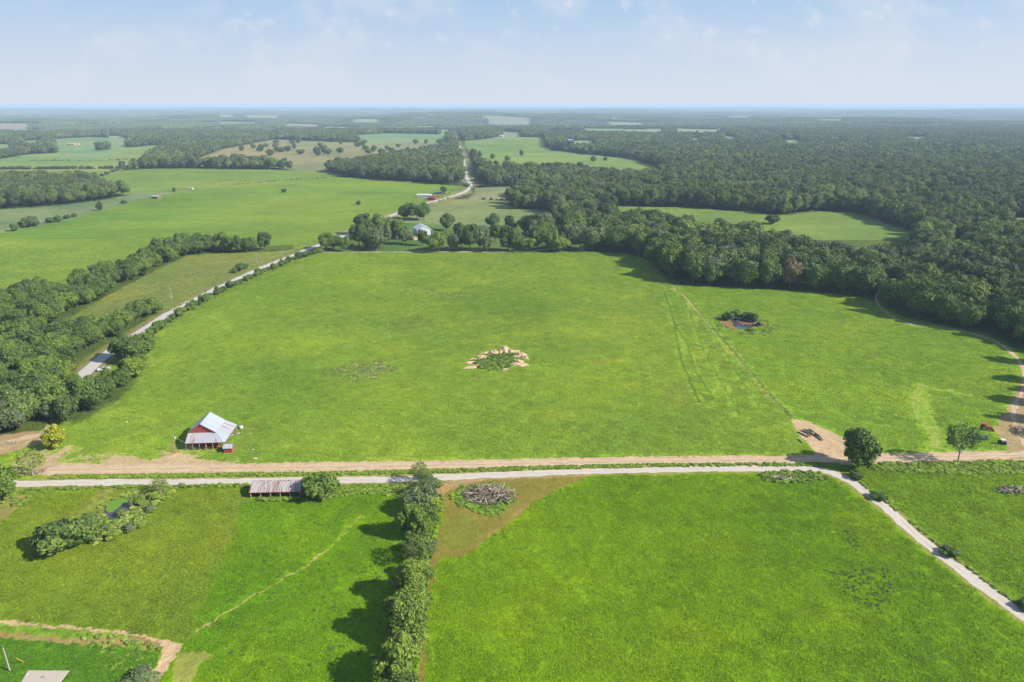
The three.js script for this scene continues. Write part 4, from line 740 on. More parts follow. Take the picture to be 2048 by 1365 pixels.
{ // red barn with lean-tos
  const b = thing('barn', 'red barn with silver metal roof and two rusty lean-to roofs', 'barn', [-114.9, 0, -227.4], 0.065);
  const wall = (name, pts, depth, turn, x, y, z, mat = redWall) => { const g = new THREE.ExtrudeGeometry(new THREE.Shape(pts.map(([u, w]) => new THREE.Vector2(u, w))), { depth, bevelEnabled: false }); g.rotateY(turn).translate(x, y, z); return part(name, g, mat, b); };
  wall('front_wall', [[-4.8, -0.1], [4.9, -0.1], [4.9, 5.1], [0, 8.55], [-4.8, 5.1]], 0.12, 0, 0, 0, -0.2);
  wall('back_wall', [[-4.8, -0.1], [4.9, -0.1], [4.9, 5.1], [0, 8.55], [-4.8, 5.1]], 0.12, 0, 0, 0, -10.1);
  part('side_wall', box(0.12, 5.2, 9.7, -4.78, 2.5, -5.1), redWall, b); part('side_wall', box(0.12, 5.2, 9.7, 4.84, 2.5, -5.1), redWall, b);
  part('gable_vent', box(0.42, 0.42, 0.1, 0.45, 7.55, -0.03), paint(236, 236, 240), b);
  for (let i = 0; i < 10; i++) part('batten', box(0.06, 8.3 - Math.abs(i - 4.5) * 0.72 - 0.35, 0.04, -4.1 + i * 0.91, (8.3 - Math.abs(i - 4.5) * 0.72 - 0.35) / 2, -0.055), redTrim, b);
  roof(b, 'main_roof', [v(0, 8.8, 0.35), v(0, 8.8, -10.4)], [v(5.25, 5.25, 0.35), v(5.25, 5.25, -10.4)], 12, bright);
  roof(b, 'main_roof', [v(0, 8.8, 0.35), v(0, 8.8, -10.4)], [v(-5.2, 5.1, 0.35), v(-5.2, 5.1, -10.4)], 12, greyMetal);
  withUv(roof(b, 'lean_to_roof', [v(5.0, 5.15, -0.2), v(5.0, 5.15, -10.6)], [v(9.3, 3.0, -0.2), v(9.3, 3.0, -10.6)], 11, [rusty[0], ...greyMetal, ...greyMetal]), false);
  withUv(roof(b, 'lean_to_roof', [v(5.0, 5.12, 0.0), v(5.0, 5.12, -0.25)], [v(9.3, 2.95, 3.9), v(9.3, 2.95, -0.25)], 3, bright), false);
  withUv(roof(b, 'lean_to_roof', [v(-4.9, 5.15, -0.05), v(5.0, 5.15, -0.05)], [v(-4.9, 2.95, 3.9), v(7.6, 2.95, 3.9)], 15, [rusty[1], rusty[2], rusty[0], greyMetal[0]]), true);
  withUv(roof(b, 'lean_to_roof', [v(4.95, 5.13, -0.05), v(5.05, 5.13, -0.05)], [v(7.6, 2.94, 3.9), v(9.3, 2.94, 3.9)], 2, [bright[0], rusty[0]]), true);
  part('eave_trim', box(14.2, 0.16, 0.1, 2.2, 2.84, 3.88), redTrim, b); part('eave_trim', box(0.1, 0.16, 14.4, 9.26, 2.84, -3.35), redTrim, b);
  part('gable_trim', prism([v(0, 8.86, 0.40), v(0, 8.86, 0.30)], [v(5.3, 5.28, 0.40), v(5.3, 5.28, 0.30)], 0.16), redTrim, b); part('gable_trim', prism([v(0, 8.86, 0.40), v(0, 8.86, 0.30)], [v(-5.25, 5.13, 0.40), v(-5.25, 5.13, 0.30)], 0.16), redTrim, b);
  for (const x of [-4.8, -2.4, 0, 2.4, 4.8, 7.0, 9.1]) part('post', box(0.18, 2.9, 0.18, x, 1.4, 3.7), woodPost, b);
  for (const z of [1.6, -1, -3.6, -6.2, -8.4, -10.4]) part('post', box(0.18, 2.9, 0.18, 9.1, 1.4, z), woodPost, b);
  for (const y of [0.6, 1.2]) part('rail', box(5.0, 0.14, 0.05, -2.3, y, 3.8), darkWood, b);
}
{ // small red shed
  const s = thing('shed', 'small red wooden shed with grey metal roof beside the barn', 'shed', [-103.6, 0, -223.0], 0.1), pts = [[-1.45, -0.05], [1.45, -0.05], [1.45, 1.95], [0, 2.75], [-1.45, 1.95]];
  for (const x of [-1.35, 1.25]) { const g = new THREE.ExtrudeGeometry(new THREE.Shape(pts.map(([a, b]) => new THREE.Vector2(a, b))), { depth: 0.1, bevelEnabled: false }).rotateY(Math.PI / 2); g.translate(x, 0, 0); part('end_wall', g, redWall, s); }
  part('front_wall', box(2.5, 2.0, 0.1, 0, 0.95, 1.38), redWall, s); part('back_wall', box(2.5, 2.0, 0.1, 0, 0.95, -1.38), redWall, s);
  for (let i = 0; i < 6; i++) part('batten', box(0.05, 1.9, 0.03, -1.0 + i * 0.4, 0.95, 1.445), redTrim, s);
  const d = part('door', box(0.05, 1.6, 0.85, 1.385, 0.82, 0.2), paint(206, 116, 108), s); part('handle', box(0.04, 0.1, 0.04, 0.04 + 1.385, 0.85, 0.5), darkWood, d);
  roof(s, 'roof', [v(-1.65, 2.86, 0), v(1.6, 2.86, 0)], [v(-1.65, 1.86, 1.75), v(1.6, 1.86, 1.75)], 4, greyMetal); roof(s, 'roof', [v(-1.65, 2.86, 0), v(1.6, 2.86, 0)], [v(-1.65, 1.86, -1.75), v(1.6, 1.86, -1.75)], 4, greyMetal);
}
{ // open livestock shed
  const s = thing('livestock_shed', 'long open-fronted livestock shed with rusty curved metal roof', 'shed', [-76.3, 0, -191.6], 0.04), W = 8.1;
  const prof = [[0.25, 2.15], [-1.4, 2.95], [-2.8, 3.5], [-3.7, 3.72], [-4.5, 3.74], [-5.4, 3.3], [-6.2, 2.5]];
  for (let k = 0; k + 1 < prof.length; k++) withUv(roof(s, 'roof', [v(-W - 0.2, prof[k + 1][1], prof[k + 1][0]), v(W + 0.2, prof[k + 1][1], prof[k + 1][0])], [v(-W - 0.2, prof[k][1], prof[k][0]), v(W + 0.2, prof[k][1], prof[k][0])], 18, k === 3 ? [rustier[2], rustier[1]] : rustier, k < 3), true);
  for (const x of [-W - 0.05, W - 0.05]) { const g = new THREE.ExtrudeGeometry(new THREE.Shape([[0, -0.05], [0, 2.1], [1.4, 2.85], [2.8, 3.4], [4.4, 3.62], [5.4, 3.2], [6.0, 2.5], [6.0, -0.05]].map(([a, b]) => new THREE.Vector2(a, b))), { depth: 0.1, bevelEnabled: false }).rotateY(Math.PI / 2); g.translate(x, 0, 0); part('end_wall', g, redWall, s); }
  part('back_wall', box(16, 2.5, 0.1, 0, 1.2, -6.0), redWall, s);
  part('eave_trim', box(16.6, 0.18, 0.08, 0, 2.1, 0.32), redTrim, s); part('gable_trim', prism([v(-W - 0.26, 3.5, -2.8), v(-W - 0.12, 3.5, -2.8)], [v(-W - 0.26, 2.15, 0.3), v(-W - 0.12, 2.15, 0.3)], 0.14), redTrim, s); part('gable_trim', prism([v(W + 0.12, 3.5, -2.8), v(W + 0.26, 3.5, -2.8)], [v(W + 0.12, 2.15, 0.3), v(W + 0.26, 2.15, 0.3)], 0.14), redTrim, s);
  for (let i = 0; i < 6; i++) part('post', box(0.17, 2.2, 0.17, -W + 0.3 + i * (2 * W - 0.6) / 5, 1.05, 0.1), paint(222, 210, 200), s);
}
function house(name, label, px, py, [w, d, eave, ridge], turn, walls, roofs, extra, category = 'building', group) {
  const [x, z] = at(px, py), h = thing(name, label, category, [x, terrain(x, z), z - d / 2], turn, group), wm = paint(...walls), rm = [metal(...roofs), metal(...roofs.map((q) => q - 6))], pts = [[-w / 2, -0.3], [w / 2, -0.3], [w / 2, eave], [0, ridge], [-w / 2, eave]];
  for (const q of [d / 2 - 0.2, -d / 2]) part('end_wall', new THREE.ExtrudeGeometry(new THREE.Shape(pts.map(([a, b]) => new THREE.Vector2(a, b))), { depth: 0.2, bevelEnabled: false }).translate(0, 0, q), wm, h);
  for (const q of [-w / 2 + 0.1, w / 2 - 0.1]) part('side_wall', box(0.2, eave + 0.3, d - 0.4, q, eave / 2 - 0.15, 0), wm, h);
  for (const q of [-1, 1]) roof(h, 'roof', [v(0, ridge + 0.15, d / 2 + 0.4), v(0, ridge + 0.15, -d / 2 - 0.4)], [v(q * (w / 2 + 0.5), eave, d / 2 + 0.4), v(q * (w / 2 + 0.5), eave, -d / 2 - 0.4)], Math.max(4, Math.round(d / 2.2)), rm, false);
  if (extra) extra(h, wm, rm);
  return h;
}
const darkDoor = paint(70, 62, 60), paneMat = new THREE.MeshStandardMaterial({ color: 0x20262c, roughness: 0.1 });
house('white_barn', 'white metal barn among shade trees on the farm lot', 842, 471, [13, 17, 5.6, 8.8], 0.35, [236, 238, 244], [232, 236, 244], (h) => { part('door', box(3.4, 3.4, 0.1, 0, 1.6, 8.56), paint(206, 210, 216), h); roof(h, 'lean_to_roof', [v(6.7, 4.9, 7), v(6.7, 4.9, -7)], [v(10.6, 3.0, 7), v(10.6, 3.0, -7)], 6, bright); for (const z of [6.6, 0, -6.6]) part('post', box(0.2, 3, 0.2, 10.3, 1.5, z), woodPost, h); }, 'barn');
house('cottage', 'small building with rust red roof on the farm lot', 787, 476, [6, 7, 2.6, 4.0], 1.5, [176, 150, 136], [176, 110, 104], (h) => { part('door', box(0.9, 2, 0.1, 0, 1, 3.56), darkDoor, h); });
house('outbuilding', 'low tan outbuilding in front of the white barn', 826, 481, [5, 6, 2.2, 3.2], 0.9, [196, 172, 140], [190, 176, 156]);
house('red_barn', 'bright red barn beside the county road', 864, 401, [8, 10, 3.2, 5.2], 1.25, [212, 62, 62], [150, 88, 96], (h) => { part('door', box(2.6, 2.6, 0.1, 0, 1.3, 5.06), darkDoor, h); }, 'barn');
house('long_shed', 'long white metal shed behind the bright red barn', 847, 397, [8, 19, 3.4, 4.8], 1.50, [204, 212, 222], [238, 240, 246], (h) => { part('door', box(0.1, 2.8, 3.4, 4.06, 1.4, 4), paint(214, 218, 226), h); }, 'shed');
house('field_shed', 'open-sided shed with pale green metal roof on the field lane', 309, 398, [7, 11, 2.8, 3.8], 1.15, [150, 118, 100], [196, 214, 208], (h) => { for (const z of [-3, 0, 3]) part('bay', box(0.1, 2.2, 2.3, 3.56, 1.0, z), darkDoor, h); }, 'shed');
house('trailer', 'small white trailer on the field lane beyond the open shed', 378, 380, [3, 8, 2.4, 2.8], 1.45, [226, 228, 230], [232, 234, 238], (h) => { part('window', box(0.1, 0.8, 1.2, 1.56, 1.5, 1), paneMat, h); }, 'trailer');
house('farmhouse', 'farmhouse with white roof beside the broad green field', 957, 326, [10, 15, 3, 5], 1.4, [190, 180, 170], [236, 236, 240], (h) => { part('door', box(0.1, 2.1, 1.1, 5.06, 1.05, 0), darkDoor, h); for (const z of [-4, 4]) part('window', box(0.1, 1.1, 1.5, 5.06, 1.7, z), paneMat, h); }, 'house');
[[1001, 274, [12, 20, 4, 7], 1.2, [214, 206, 200], [226, 224, 226], 'white roofed house among trees beyond the far green field'], [168, 266, [14, 26, 6, 9], 1.4, [198, 66, 66], [214, 210, 214], 'long red barn far off beyond the left fields'], [152, 266, [10, 14, 5, 7], 1.4, [198, 66, 66], [204, 190, 190], 'small red barn next to the far long red barn'], [297, 268, [12, 18, 5, 8], 1.4, [206, 70, 70], [196, 120, 116], 'lone red roofed barn far off in the trees'], [138, 291, [12, 24, 4, 7], 1.5, [206, 178, 150], [214, 186, 152], 'tan roofed farm building at the end of a far field'], [150, 290, [10, 16, 4, 6], 1.3, [206, 178, 150], [220, 190, 158], 'small tan roofed building beside the far farm building'], [1143, 257, [14, 30, 5, 8], 1.4, [220, 214, 210], [232, 230, 230], 'long white roofed barn far off beyond the road'], [1443, 259, [14, 22, 5, 8], 1.4, [226, 220, 216], [236, 234, 234], 'white barn at the end of a far pale field'], [1645, 263, [14, 26, 5, 8], 1.5, [196, 200, 210], [226, 230, 236], 'pale metal building deep in the far forest'], [1140, 283, [12, 20, 4, 7], 1.4, [150, 160, 180], [196, 204, 216], 'grey blue roofed house at the edge of the far woods'], [184, 230, [26, 90, 8, 12], 1.5, [226, 226, 230], [238, 238, 240], 'very long white barn near the horizon'], [206, 229.5, [26, 50, 8, 12], 1.5, [226, 226, 230], [238, 238, 240], 'shorter white barn near the horizon']].forEach(([x, y, s, t, w, r, l]) => { const [bx, bz] = at(x, y); house('distant_building', l, x, y, s, t, w, r); });


// ---------------------------------------------------------------- poles, tank, implements
function cyl(r0, r1, h, n = 10) { return new THREE.CylinderGeometry(r1, r0, h, n).translate(0, h / 2, 0); }
function rod(a, b, r, n = 5) { const d = b.clone().sub(a), g = new THREE.CylinderGeometry(r, r, d.length(), n); g.translate(0, d.length() / 2, 0).applyQuaternion(new THREE.Quaternion().setFromUnitVectors(new V3(0, 1, 0), d.normalize())).translate(a.x, a.y, a.z); return g; }
const poleMat = paint(186, 152, 118), greyPole = paint(196, 182, 164), insMat = paint(238, 238, 240), yellowMat = paint(214, 196, 40), steel = metal(180, 184, 190);
function pole(px, py, h, label, { arm = true, guard, mat = greyPole, group, can } = {}) {
  const [x, z] = at(px, py), p = thing('utility_pole', label, 'utility pole', [x, 0, z], 0, group), far = Math.hypot(x, z) > 350;
  part('shaft', cyl(far ? 0.26 : 0.17, far ? 0.2 : 0.12, h, 8), mat, p);
  if (arm) { part('crossarm', box(2.0, 0.12, 0.12, 0, h - 0.5, 0.15), mat, p); for (const q of [-0.85, 0, 0.85]) part('insulator', cyl(0.06, 0.04, 0.22, 6).translate(q, h - 0.44 + (q ? 0 : 0.45), q ? 0.15 : 0), insMat, p); }
  else part('insulator', cyl(0.07, 0.05, 0.3, 6).translate(0, h, 0), insMat, p);
  if (can) { part('transformer', cyl(0.24, 0.24, 0.7, 10).translate(0.36, h - 1.4, 0), insMat, p); part('meter_box', box(0.3, 0.45, 0.2, 0.22, 1.6, 0), steel, p); }
  if (guard) { const [gx, gz] = at(...guard[0]), g = v(gx - x, 0.05, gz - z), top = v(0, h - 0.6, 0), s = g.clone().lerp(top, 2.3 / g.distanceTo(top)); part('guy_wire', rod(s, top, 0.02, 4), steel, p); part('guy_guard', rod(g, s, 0.07, 6), yellowMat, p); }
  return p;
}
const barnPole = pole(352, 905, 6.9, 'brown utility pole with white transformer beside the red barn', { arm: false, can: true, mat: poleMat, guard: [[392, 899.5]] });
part('service_wire', rod(v(0, 6.2, 0), v(3.5, 3.1, -1.2), 0.02, 4), steel, barnPole);
pole(19, 1342, 6.2, 'grey utility pole on mown grass beside the concrete slab', { arm: false, guard: [[47, 1326]] });
const FARP = 'utility poles crossing the far green field';
pole(343, 600, 7.2, 'utility pole in the tan pasture by the county road', { arm: true });
pole(514, 528, 9.0, 'utility pole at the corner of the tan pasture hedge', { arm: true });
[[433, 372], [473, 361], [507, 352], [540, 345]].forEach(([x, y]) => pole(x, y, 10, 'utility pole in the row crossing the far green field', { group: FARP }));
pole(954, 361, 10, 'utility pole by the county road below the farmhouse', {}); pole(1018, 389, 9.5, 'utility pole beside the lone tree of the tan paddock', {}); pole(885, 393, 8, 'utility pole beside the bright red barn', {}); pole(905, 503, 7, 'utility pole among the shade trees along the farm lane', {});
{ // soil cone at the pole's foot
  const [x, z] = at(352, 905.5), g = new THREE.ConeGeometry(0.9, 0.35, 12, 2).translate(0, 0.15, 0.2), m = new THREE.Mesh(g, paint(206, 136, 96)); m.name = 'soil_mound'; m.position.set(x, 0, z); tag(m, 'small mound of orange soil at the foot of the barn pole', 'soil mound'); scene.add(m);
}
{ const [x, z] = at(482, 857), t = thing('water_tank', 'round white water tank on the grass behind the barn', 'tank', [x, 0, z]);
  part('body', new THREE.LatheGeometry([[0, 0], [0.72, 0], [0.78, 0.06], [0.78, 0.75], [0.7, 0.98], [0.4, 1.14], [0.16, 1.18], [0, 1.18]].map(([a, b]) => new THREE.Vector2(a, b)), 24), paint(240, 238, 236, { roughness: 0.5 }), t); part('lid', cyl(0.2, 0.18, 0.1, 12).translate(0, 1.16, 0), paint(120, 116, 116), t); part('band', new THREE.TorusGeometry(0.785, 0.02, 5, 24).rotateX(Math.PI / 2).translate(0, 0.4, 0), steel, t); }
{ const [x, z] = at(476, 867.5), t = thing('tarp_heap', 'grey crumpled tarp lying on the grass beside the barn', 'tarp', [x, 0, z]); const g = new THREE.IcosahedronGeometry(0.9, 2), p = g.attributes.position; for (let i = 0; i < p.count; i++) { const k = 0.7 + 0.6 * noise(p.getX(i) * 3 + 4, p.getZ(i) * 3 + p.getY(i)); p.setXYZ(i, p.getX(i) * k * 0.8, Math.max(-0.02, p.getY(i) * k * 0.4), p.getZ(i) * k * 1.1); } g.computeVertexNormals(); part('sheet', g, paint(170, 160, 160), t); }
{ const [x, z] = at(460, 873), t = thing('pipe', 'white length of pipe lying beside the barn lean-to', 'pipe', [x, 0, z], 0.9); part('tube', rod(v(-1.5, 0.12, 0), v(1.5, 0.12, 0), 0.12, 10), paint(240, 240, 240), t); part('collar', rod(v(1.4, 0.12, 0), v(1.62, 0.12, 0), 0.15, 10), paint(210, 210, 210), t); }
const rim = paint(226, 218, 196), tyreMat = paint(44, 44, 46, { roughness: 0.95 }), implRed = paint(222, 96, 66);
function wheel(parent, r, w, x, y, z, rimMat = rim) { const t = part('wheel', new THREE.TorusGeometry(r - w * 0.42, w * 0.42, 8, 20), tyreMat, parent); t.position.set(x, y, z); t.scale.z = 1.2; part('rim', new THREE.CylinderGeometry(r * 0.6, r * 0.6, w * 0.55, 14).rotateX(Math.PI / 2), rimMat, t); part('hub', new THREE.CylinderGeometry(r * 0.18, r * 0.18, w * 0.8, 8).rotateX(Math.PI / 2), steel, t); return t; }
[[412.5, 898, 0.25, 'tall orange-red farm implement standing before the barn lean-to', 1], [424, 896, 0.4, 'small red wheeled implement before the barn lean-to', 0], [437, 897, -0.2, 'low orange implement next to the small red shed', 2]].forEach(([px, py, turn, label, k]) => {
  const [x, z] = at(px, py), t = thing('farm_implement', label, 'implement', [x, 0, z], turn);
  part('frame', mergeGeometries([rod(v(-0.9, 0.7, -0.4), v(0.9, 0.7, -0.4), 0.07), rod(v(-0.9, 0.7, 0.4), v(0.9, 0.7, 0.4), 0.07), rod(v(-0.9, 0.7, -0.4), v(-0.9, 0.7, 0.4), 0.07), rod(v(0.9, 0.7, -0.4), v(0.9, 0.7, 0.4), 0.07)]), implRed, t);
  part('drawbar', rod(v(0, 0.7, 0.4), v(0.1, 0.45, 1.7), 0.07), implRed, t);
  if (k === 1) { part('chute', prism([v(-0.35, 2.7, -0.2), v(0.35, 2.7, -0.2)], [v(-0.3, 0.6, 0.9), v(0.3, 0.6, 0.9)], 0.3), implRed, t); part('mast', rod(v(0, 0.7, -0.4), v(0, 2.6, -0.3), 0.09), implRed, t); }
  else for (let i = 0; i < 5; i++) part('tine', rod(v(-0.8 + i * 0.4, 0.7, -0.4), v(-0.8 + i * 0.4, 0.05, -0.7), 0.05), implRed, t);
  if (k === 2) part('hopper', box(1.5, 0.6, 0.7, 0, 1.05, 0), paint(226, 104, 50), t);
  wheel(t, 0.42, 0.2, -1.05, 0.42, 0).rotation.y = Math.PI / 2; wheel(t, 0.42, 0.2, 1.05, 0.42, 0).rotation.y = Math.PI / 2;
});
{ const [x, z] = at(1285, 632), t = thing('feed_tub', 'small white tub lying out in the big pasture', 'tub', [x, 0, z], 0.5); part('shell', new THREE.LatheGeometry([[0.3, 0], [0.42, 0.55], [0.46, 0.58], [0.4, 0.55], [0.28, 0.05], [0, 0.05]].map(([a, b]) => new THREE.Vector2(a, b)), 16).rotateZ(1.2).translate(0, 0.4, 0), paint(244, 244, 246), t); part('handle', new THREE.TorusGeometry(0.4, 0.02, 5, 14, Math.PI).translate(0, 0.4, 0), steel, t); }

// ---------------------------------------------------------------- logs and brush piles
const barkSides = [paint(176, 160, 138), paint(196, 182, 160), paint(150, 134, 114)], cutEnd = paint(226, 178, 124);
function log(px0, py0, px1, py1, r, y, label, group) {
  const [ax, az] = at(px0, py0), [bx, bz] = at(px1, py1), L = Math.hypot(bx - ax, bz - az), t = thing('log', label, 'log', [ax, y, az], Math.atan2(-(bz - az), bx - ax), group);
  const g = new THREE.CylinderGeometry(r * 0.85, r, L, 12, 5, true).rotateZ(-Math.PI / 2).translate(L / 2, r, 0), p = g.attributes.position; for (let i = 0; i < p.count; i++) { const q = 0.07 * r * (noise(p.getX(i) * 2 + px0, p.getY(i) * 9 + p.getZ(i) * 9) - 0.5); p.setXYZ(i, p.getX(i), p.getY(i) + q, p.getZ(i) + q); } g.computeVertexNormals();
  part('bark', g, barkSides[Math.floor(px0) % 3], t); for (const [x, q, s] of [[0, r, -1], [L, r * 0.85, 1]]) part('cut_end', new THREE.CircleGeometry(q * 0.97, 12).rotateY(s * Math.PI / 2).translate(x - s * 0.01, r, 0), cutEnd, t);
}
const LOGS = 'logs stacked on the bare soil yard';
[[1596, 865.5, 1617, 875.5, 0.32, 0], [1605, 862.5, 1619, 869.5, 0.36, 0], [1611, 861, 1629, 871.5, 0.34, 0], [1616, 861.5, 1634, 875, 0.36, 0], [1621, 862, 1644, 877, 0.34, 0], [1625, 864, 1646, 882.5, 0.38, 0], [1629, 871.5, 1644, 882.5, 0.3, 0], [1608, 862, 1626, 872, 0.26, 0.62], [1619, 863, 1640, 877, 0.26, 0.62]].forEach((a) => log(...a, a[5] ? 'upper sawn log lying across the log stack on bare soil' : 'long sawn log on the bare soil yard near the oak', a[5] ? 'upper logs of the stack' : LOGS));
[[1616, 871, 1619, 872.5, 0.34, 0.1], [1624, 869, 1628, 871, 0.4, 0.3], [1620, 872.5, 1622, 874, 0.3, 0]].forEach((a) => log(...a, 'short sawn log round between the long logs', 'short log rounds'));
[[1596, 880, 1604, 887, 0.2, 0], [1598, 880, 1607, 886.5, 0.18, 0], [1597.5, 880.5, 1606, 887.5, 0.14, 0.3]].forEach((a) => log(...a, 'thin weathered log in the small heap beside the log yard', 'small heap of thin logs'));
const BRANCH = [...Array(9)].map((_, k) => { const r = rngOf(1200 + k), pts = [v(0, 0, 0)]; for (let i = 1; i < 5; i++) pts.push(v(i * 0.25, pts[i - 1].y + rr(-0.09, 0.09, r), pts[i - 1].z + rr(-0.1, 0.1, r))); const c = new THREE.CatmullRomCurve3(pts), g = new THREE.TubeGeometry(c, 7, 0.022, 5), p = g.attributes.position; for (let i = 0; i < p.count; i++) { const t = p.getX(i), q = c.getPoint(Math.min(1, Math.max(0, t))), s = 1.25 - 0.95 * t; p.setXYZ(i, t, q.y + (p.getY(i) - q.y) * s, q.z + (p.getZ(i) - q.z) * s); } g.deleteAttribute('uv'); const fork = g.clone().scale(0.5, 0.55, 0.55).rotateY(0.6).translate(0.45, 0, 0); g.computeVertexNormals(); return mergeGeometries([g, fork]); });
const deadWood = [paint(206, 190, 160), paint(184, 166, 138), paint(164, 144, 118), paint(220, 206, 178), paint(134, 116, 94)];
function brush(px, py, rx, rz, h, n, label, seed, len = [2.0, 5.2]) {
  const [x, z] = at(px, py), b = thing('brush_pile', label, 'brush pile', [x, 0, z]), r = rngOf(seed);
  for (let i = 0; i < n; i++) {
    const a = r() * 6.28, q = Math.sqrt(r()), L = rr(len[0], len[1], r), m = part('branch', pick(BRANCH, r), pick(deadWood, r), b), y = (1 - q * q) * h * rr(0.2, 1, r) + 0.08, thick = L * rr(0.9, 2.2, r);
    m.scale.set(L, thick, thick); m.rotation.set(rr(-0.3, 0.3, r), r() * 6.28, rr(-0.12, 0.22, r)); const d = v(L / 2, 0, 0).applyEuler(m.rotation); m.position.set(Math.cos(a) * q * rx - d.x, Math.max(0.06, y - d.y), Math.sin(a) * q * rz - d.z);
  }
}
brush(977, 992, 8.3, 5.3, 2.7, 300, 'large heap of grey dead branches ringed by weeds on mown ground', 31);
brush(1562, 958, 4.6, 1.3, 1.1, 46, 'bleached dead branches lying by the gravel road bend', 32, [1.5, 4]);
brush(2032, 983, 6.5, 1.5, 1.2, 60, 'grey dead branches lying in the green field past the oak', 33, [2, 5]);
brush(2047, 866, 3.5, 4.5, 1.8, 60, 'dark brush heap on bare soil near the tractor', 34);
brush(14, 888, 2.4, 1.4, 0.8, 22, 'pale fallen branches on the bare bank of the sandy lane', 35, [1.4, 3]);
brush(70, 945, 3.2, 1.4, 0.9, 30, 'weathered branches heaped under the thin pale tree', 36, [1.4, 3]);

// ---------------------------------------------------------------- vehicles
const glassMat = new THREE.MeshPhysicalMaterial({ color: 0x0c1014, roughness: 0.08, clearcoat: 0.6 });
function pickup(px, py, turn, body, label) {
  const [x, z] = at(px, py), t = thing('pickup_truck', label, 'pickup truck', [x, 0, z], turn), m = new THREE.MeshPhysicalMaterial({ color: body, roughness: 0.35, clearcoat: 0.6, metalness: 0.2 });
  const ext = (pts, w, zc = 0) => new THREE.ExtrudeGeometry(new THREE.Shape(pts.map(([a, b]) => new THREE.Vector2(a, b))), { depth: w - 0.1, bevelEnabled: true, bevelSize: 0.05, bevelThickness: 0.05, bevelSegments: 2 }).translate(0, 0, -(w - 0.1) / 2 + zc);
  part('body', ext([[-2.7, 0.5], [2.7, 0.5], [2.72, 0.9], [2.55, 1.12], [1.15, 1.2], [-0.8, 1.2], [-0.8, 0.78], [-2.7, 0.78]], 1.9), m, t);
  part('cab', ext([[1.1, 1.15], [0.45, 1.78], [-0.62, 1.8], [-0.78, 1.15]], 1.62), m, t);
  part('windshield', prism([v(0.58, 1.72, -0.68), v(0.58, 1.72, 0.68)], [v(1.14, 1.22, -0.74), v(1.14, 1.22, 0.74)], 0.04), glassMat, t);
  part('rear_window', box(0.05, 0.42, 1.2, -0.76, 1.5, 0), glassMat, t);
  for (const s of [-1, 1]) { part('side_window', ext([[0.85, 1.24], [0.42, 1.66], [-0.55, 1.66], [-0.62, 1.24]], 0.12, s * 0.8), glassMat, t); part('bed_side', box(1.95, 0.5, 0.09, -1.75, 1.0, s * 0.89), m, t); part('headlight', box(0.06, 0.2, 0.34, 2.74, 0.88, s * 0.66), paint(236, 236, 236), t); part('tail_light', box(0.05, 0.3, 0.12, -2.74, 0.98, s * 0.86), paint(170, 40, 36), t); part('mirror', box(0.14, 0.18, 0.2, 0.75, 1.3, s * 1.02), m, t); }
  part('tailgate', box(0.09, 0.5, 1.7, -2.7, 1.0, 0), m, t); part('bed_floor', box(1.9, 0.05, 1.7, -1.75, 0.8, 0), paint(70, 70, 74), t); part('bumper', box(0.16, 0.2, 1.85, 2.82, 0.58, 0), steel, t); part('bumper', box(0.16, 0.2, 1.85, -2.84, 0.58, 0), steel, t);
  for (const [a, s] of [[1.75, -1], [1.75, 1], [-1.65, -1], [-1.65, 1]]) wheel(t, 0.4, 0.28, a, 0.4, s * 0.88, steel);
  return t;
}
pickup(1958, 878, Math.PI - 0.32, base(150, 162, 178), 'grey pickup truck parked on grass between tractor and dirt track');
pickup(208, 741, 0.55, base(240, 240, 240), 'white pickup truck at the county road bend under trees');
pickup(1162, 501, Math.PI, base(140, 186, 230), 'pale blue pickup truck parked at the edge of the woods');
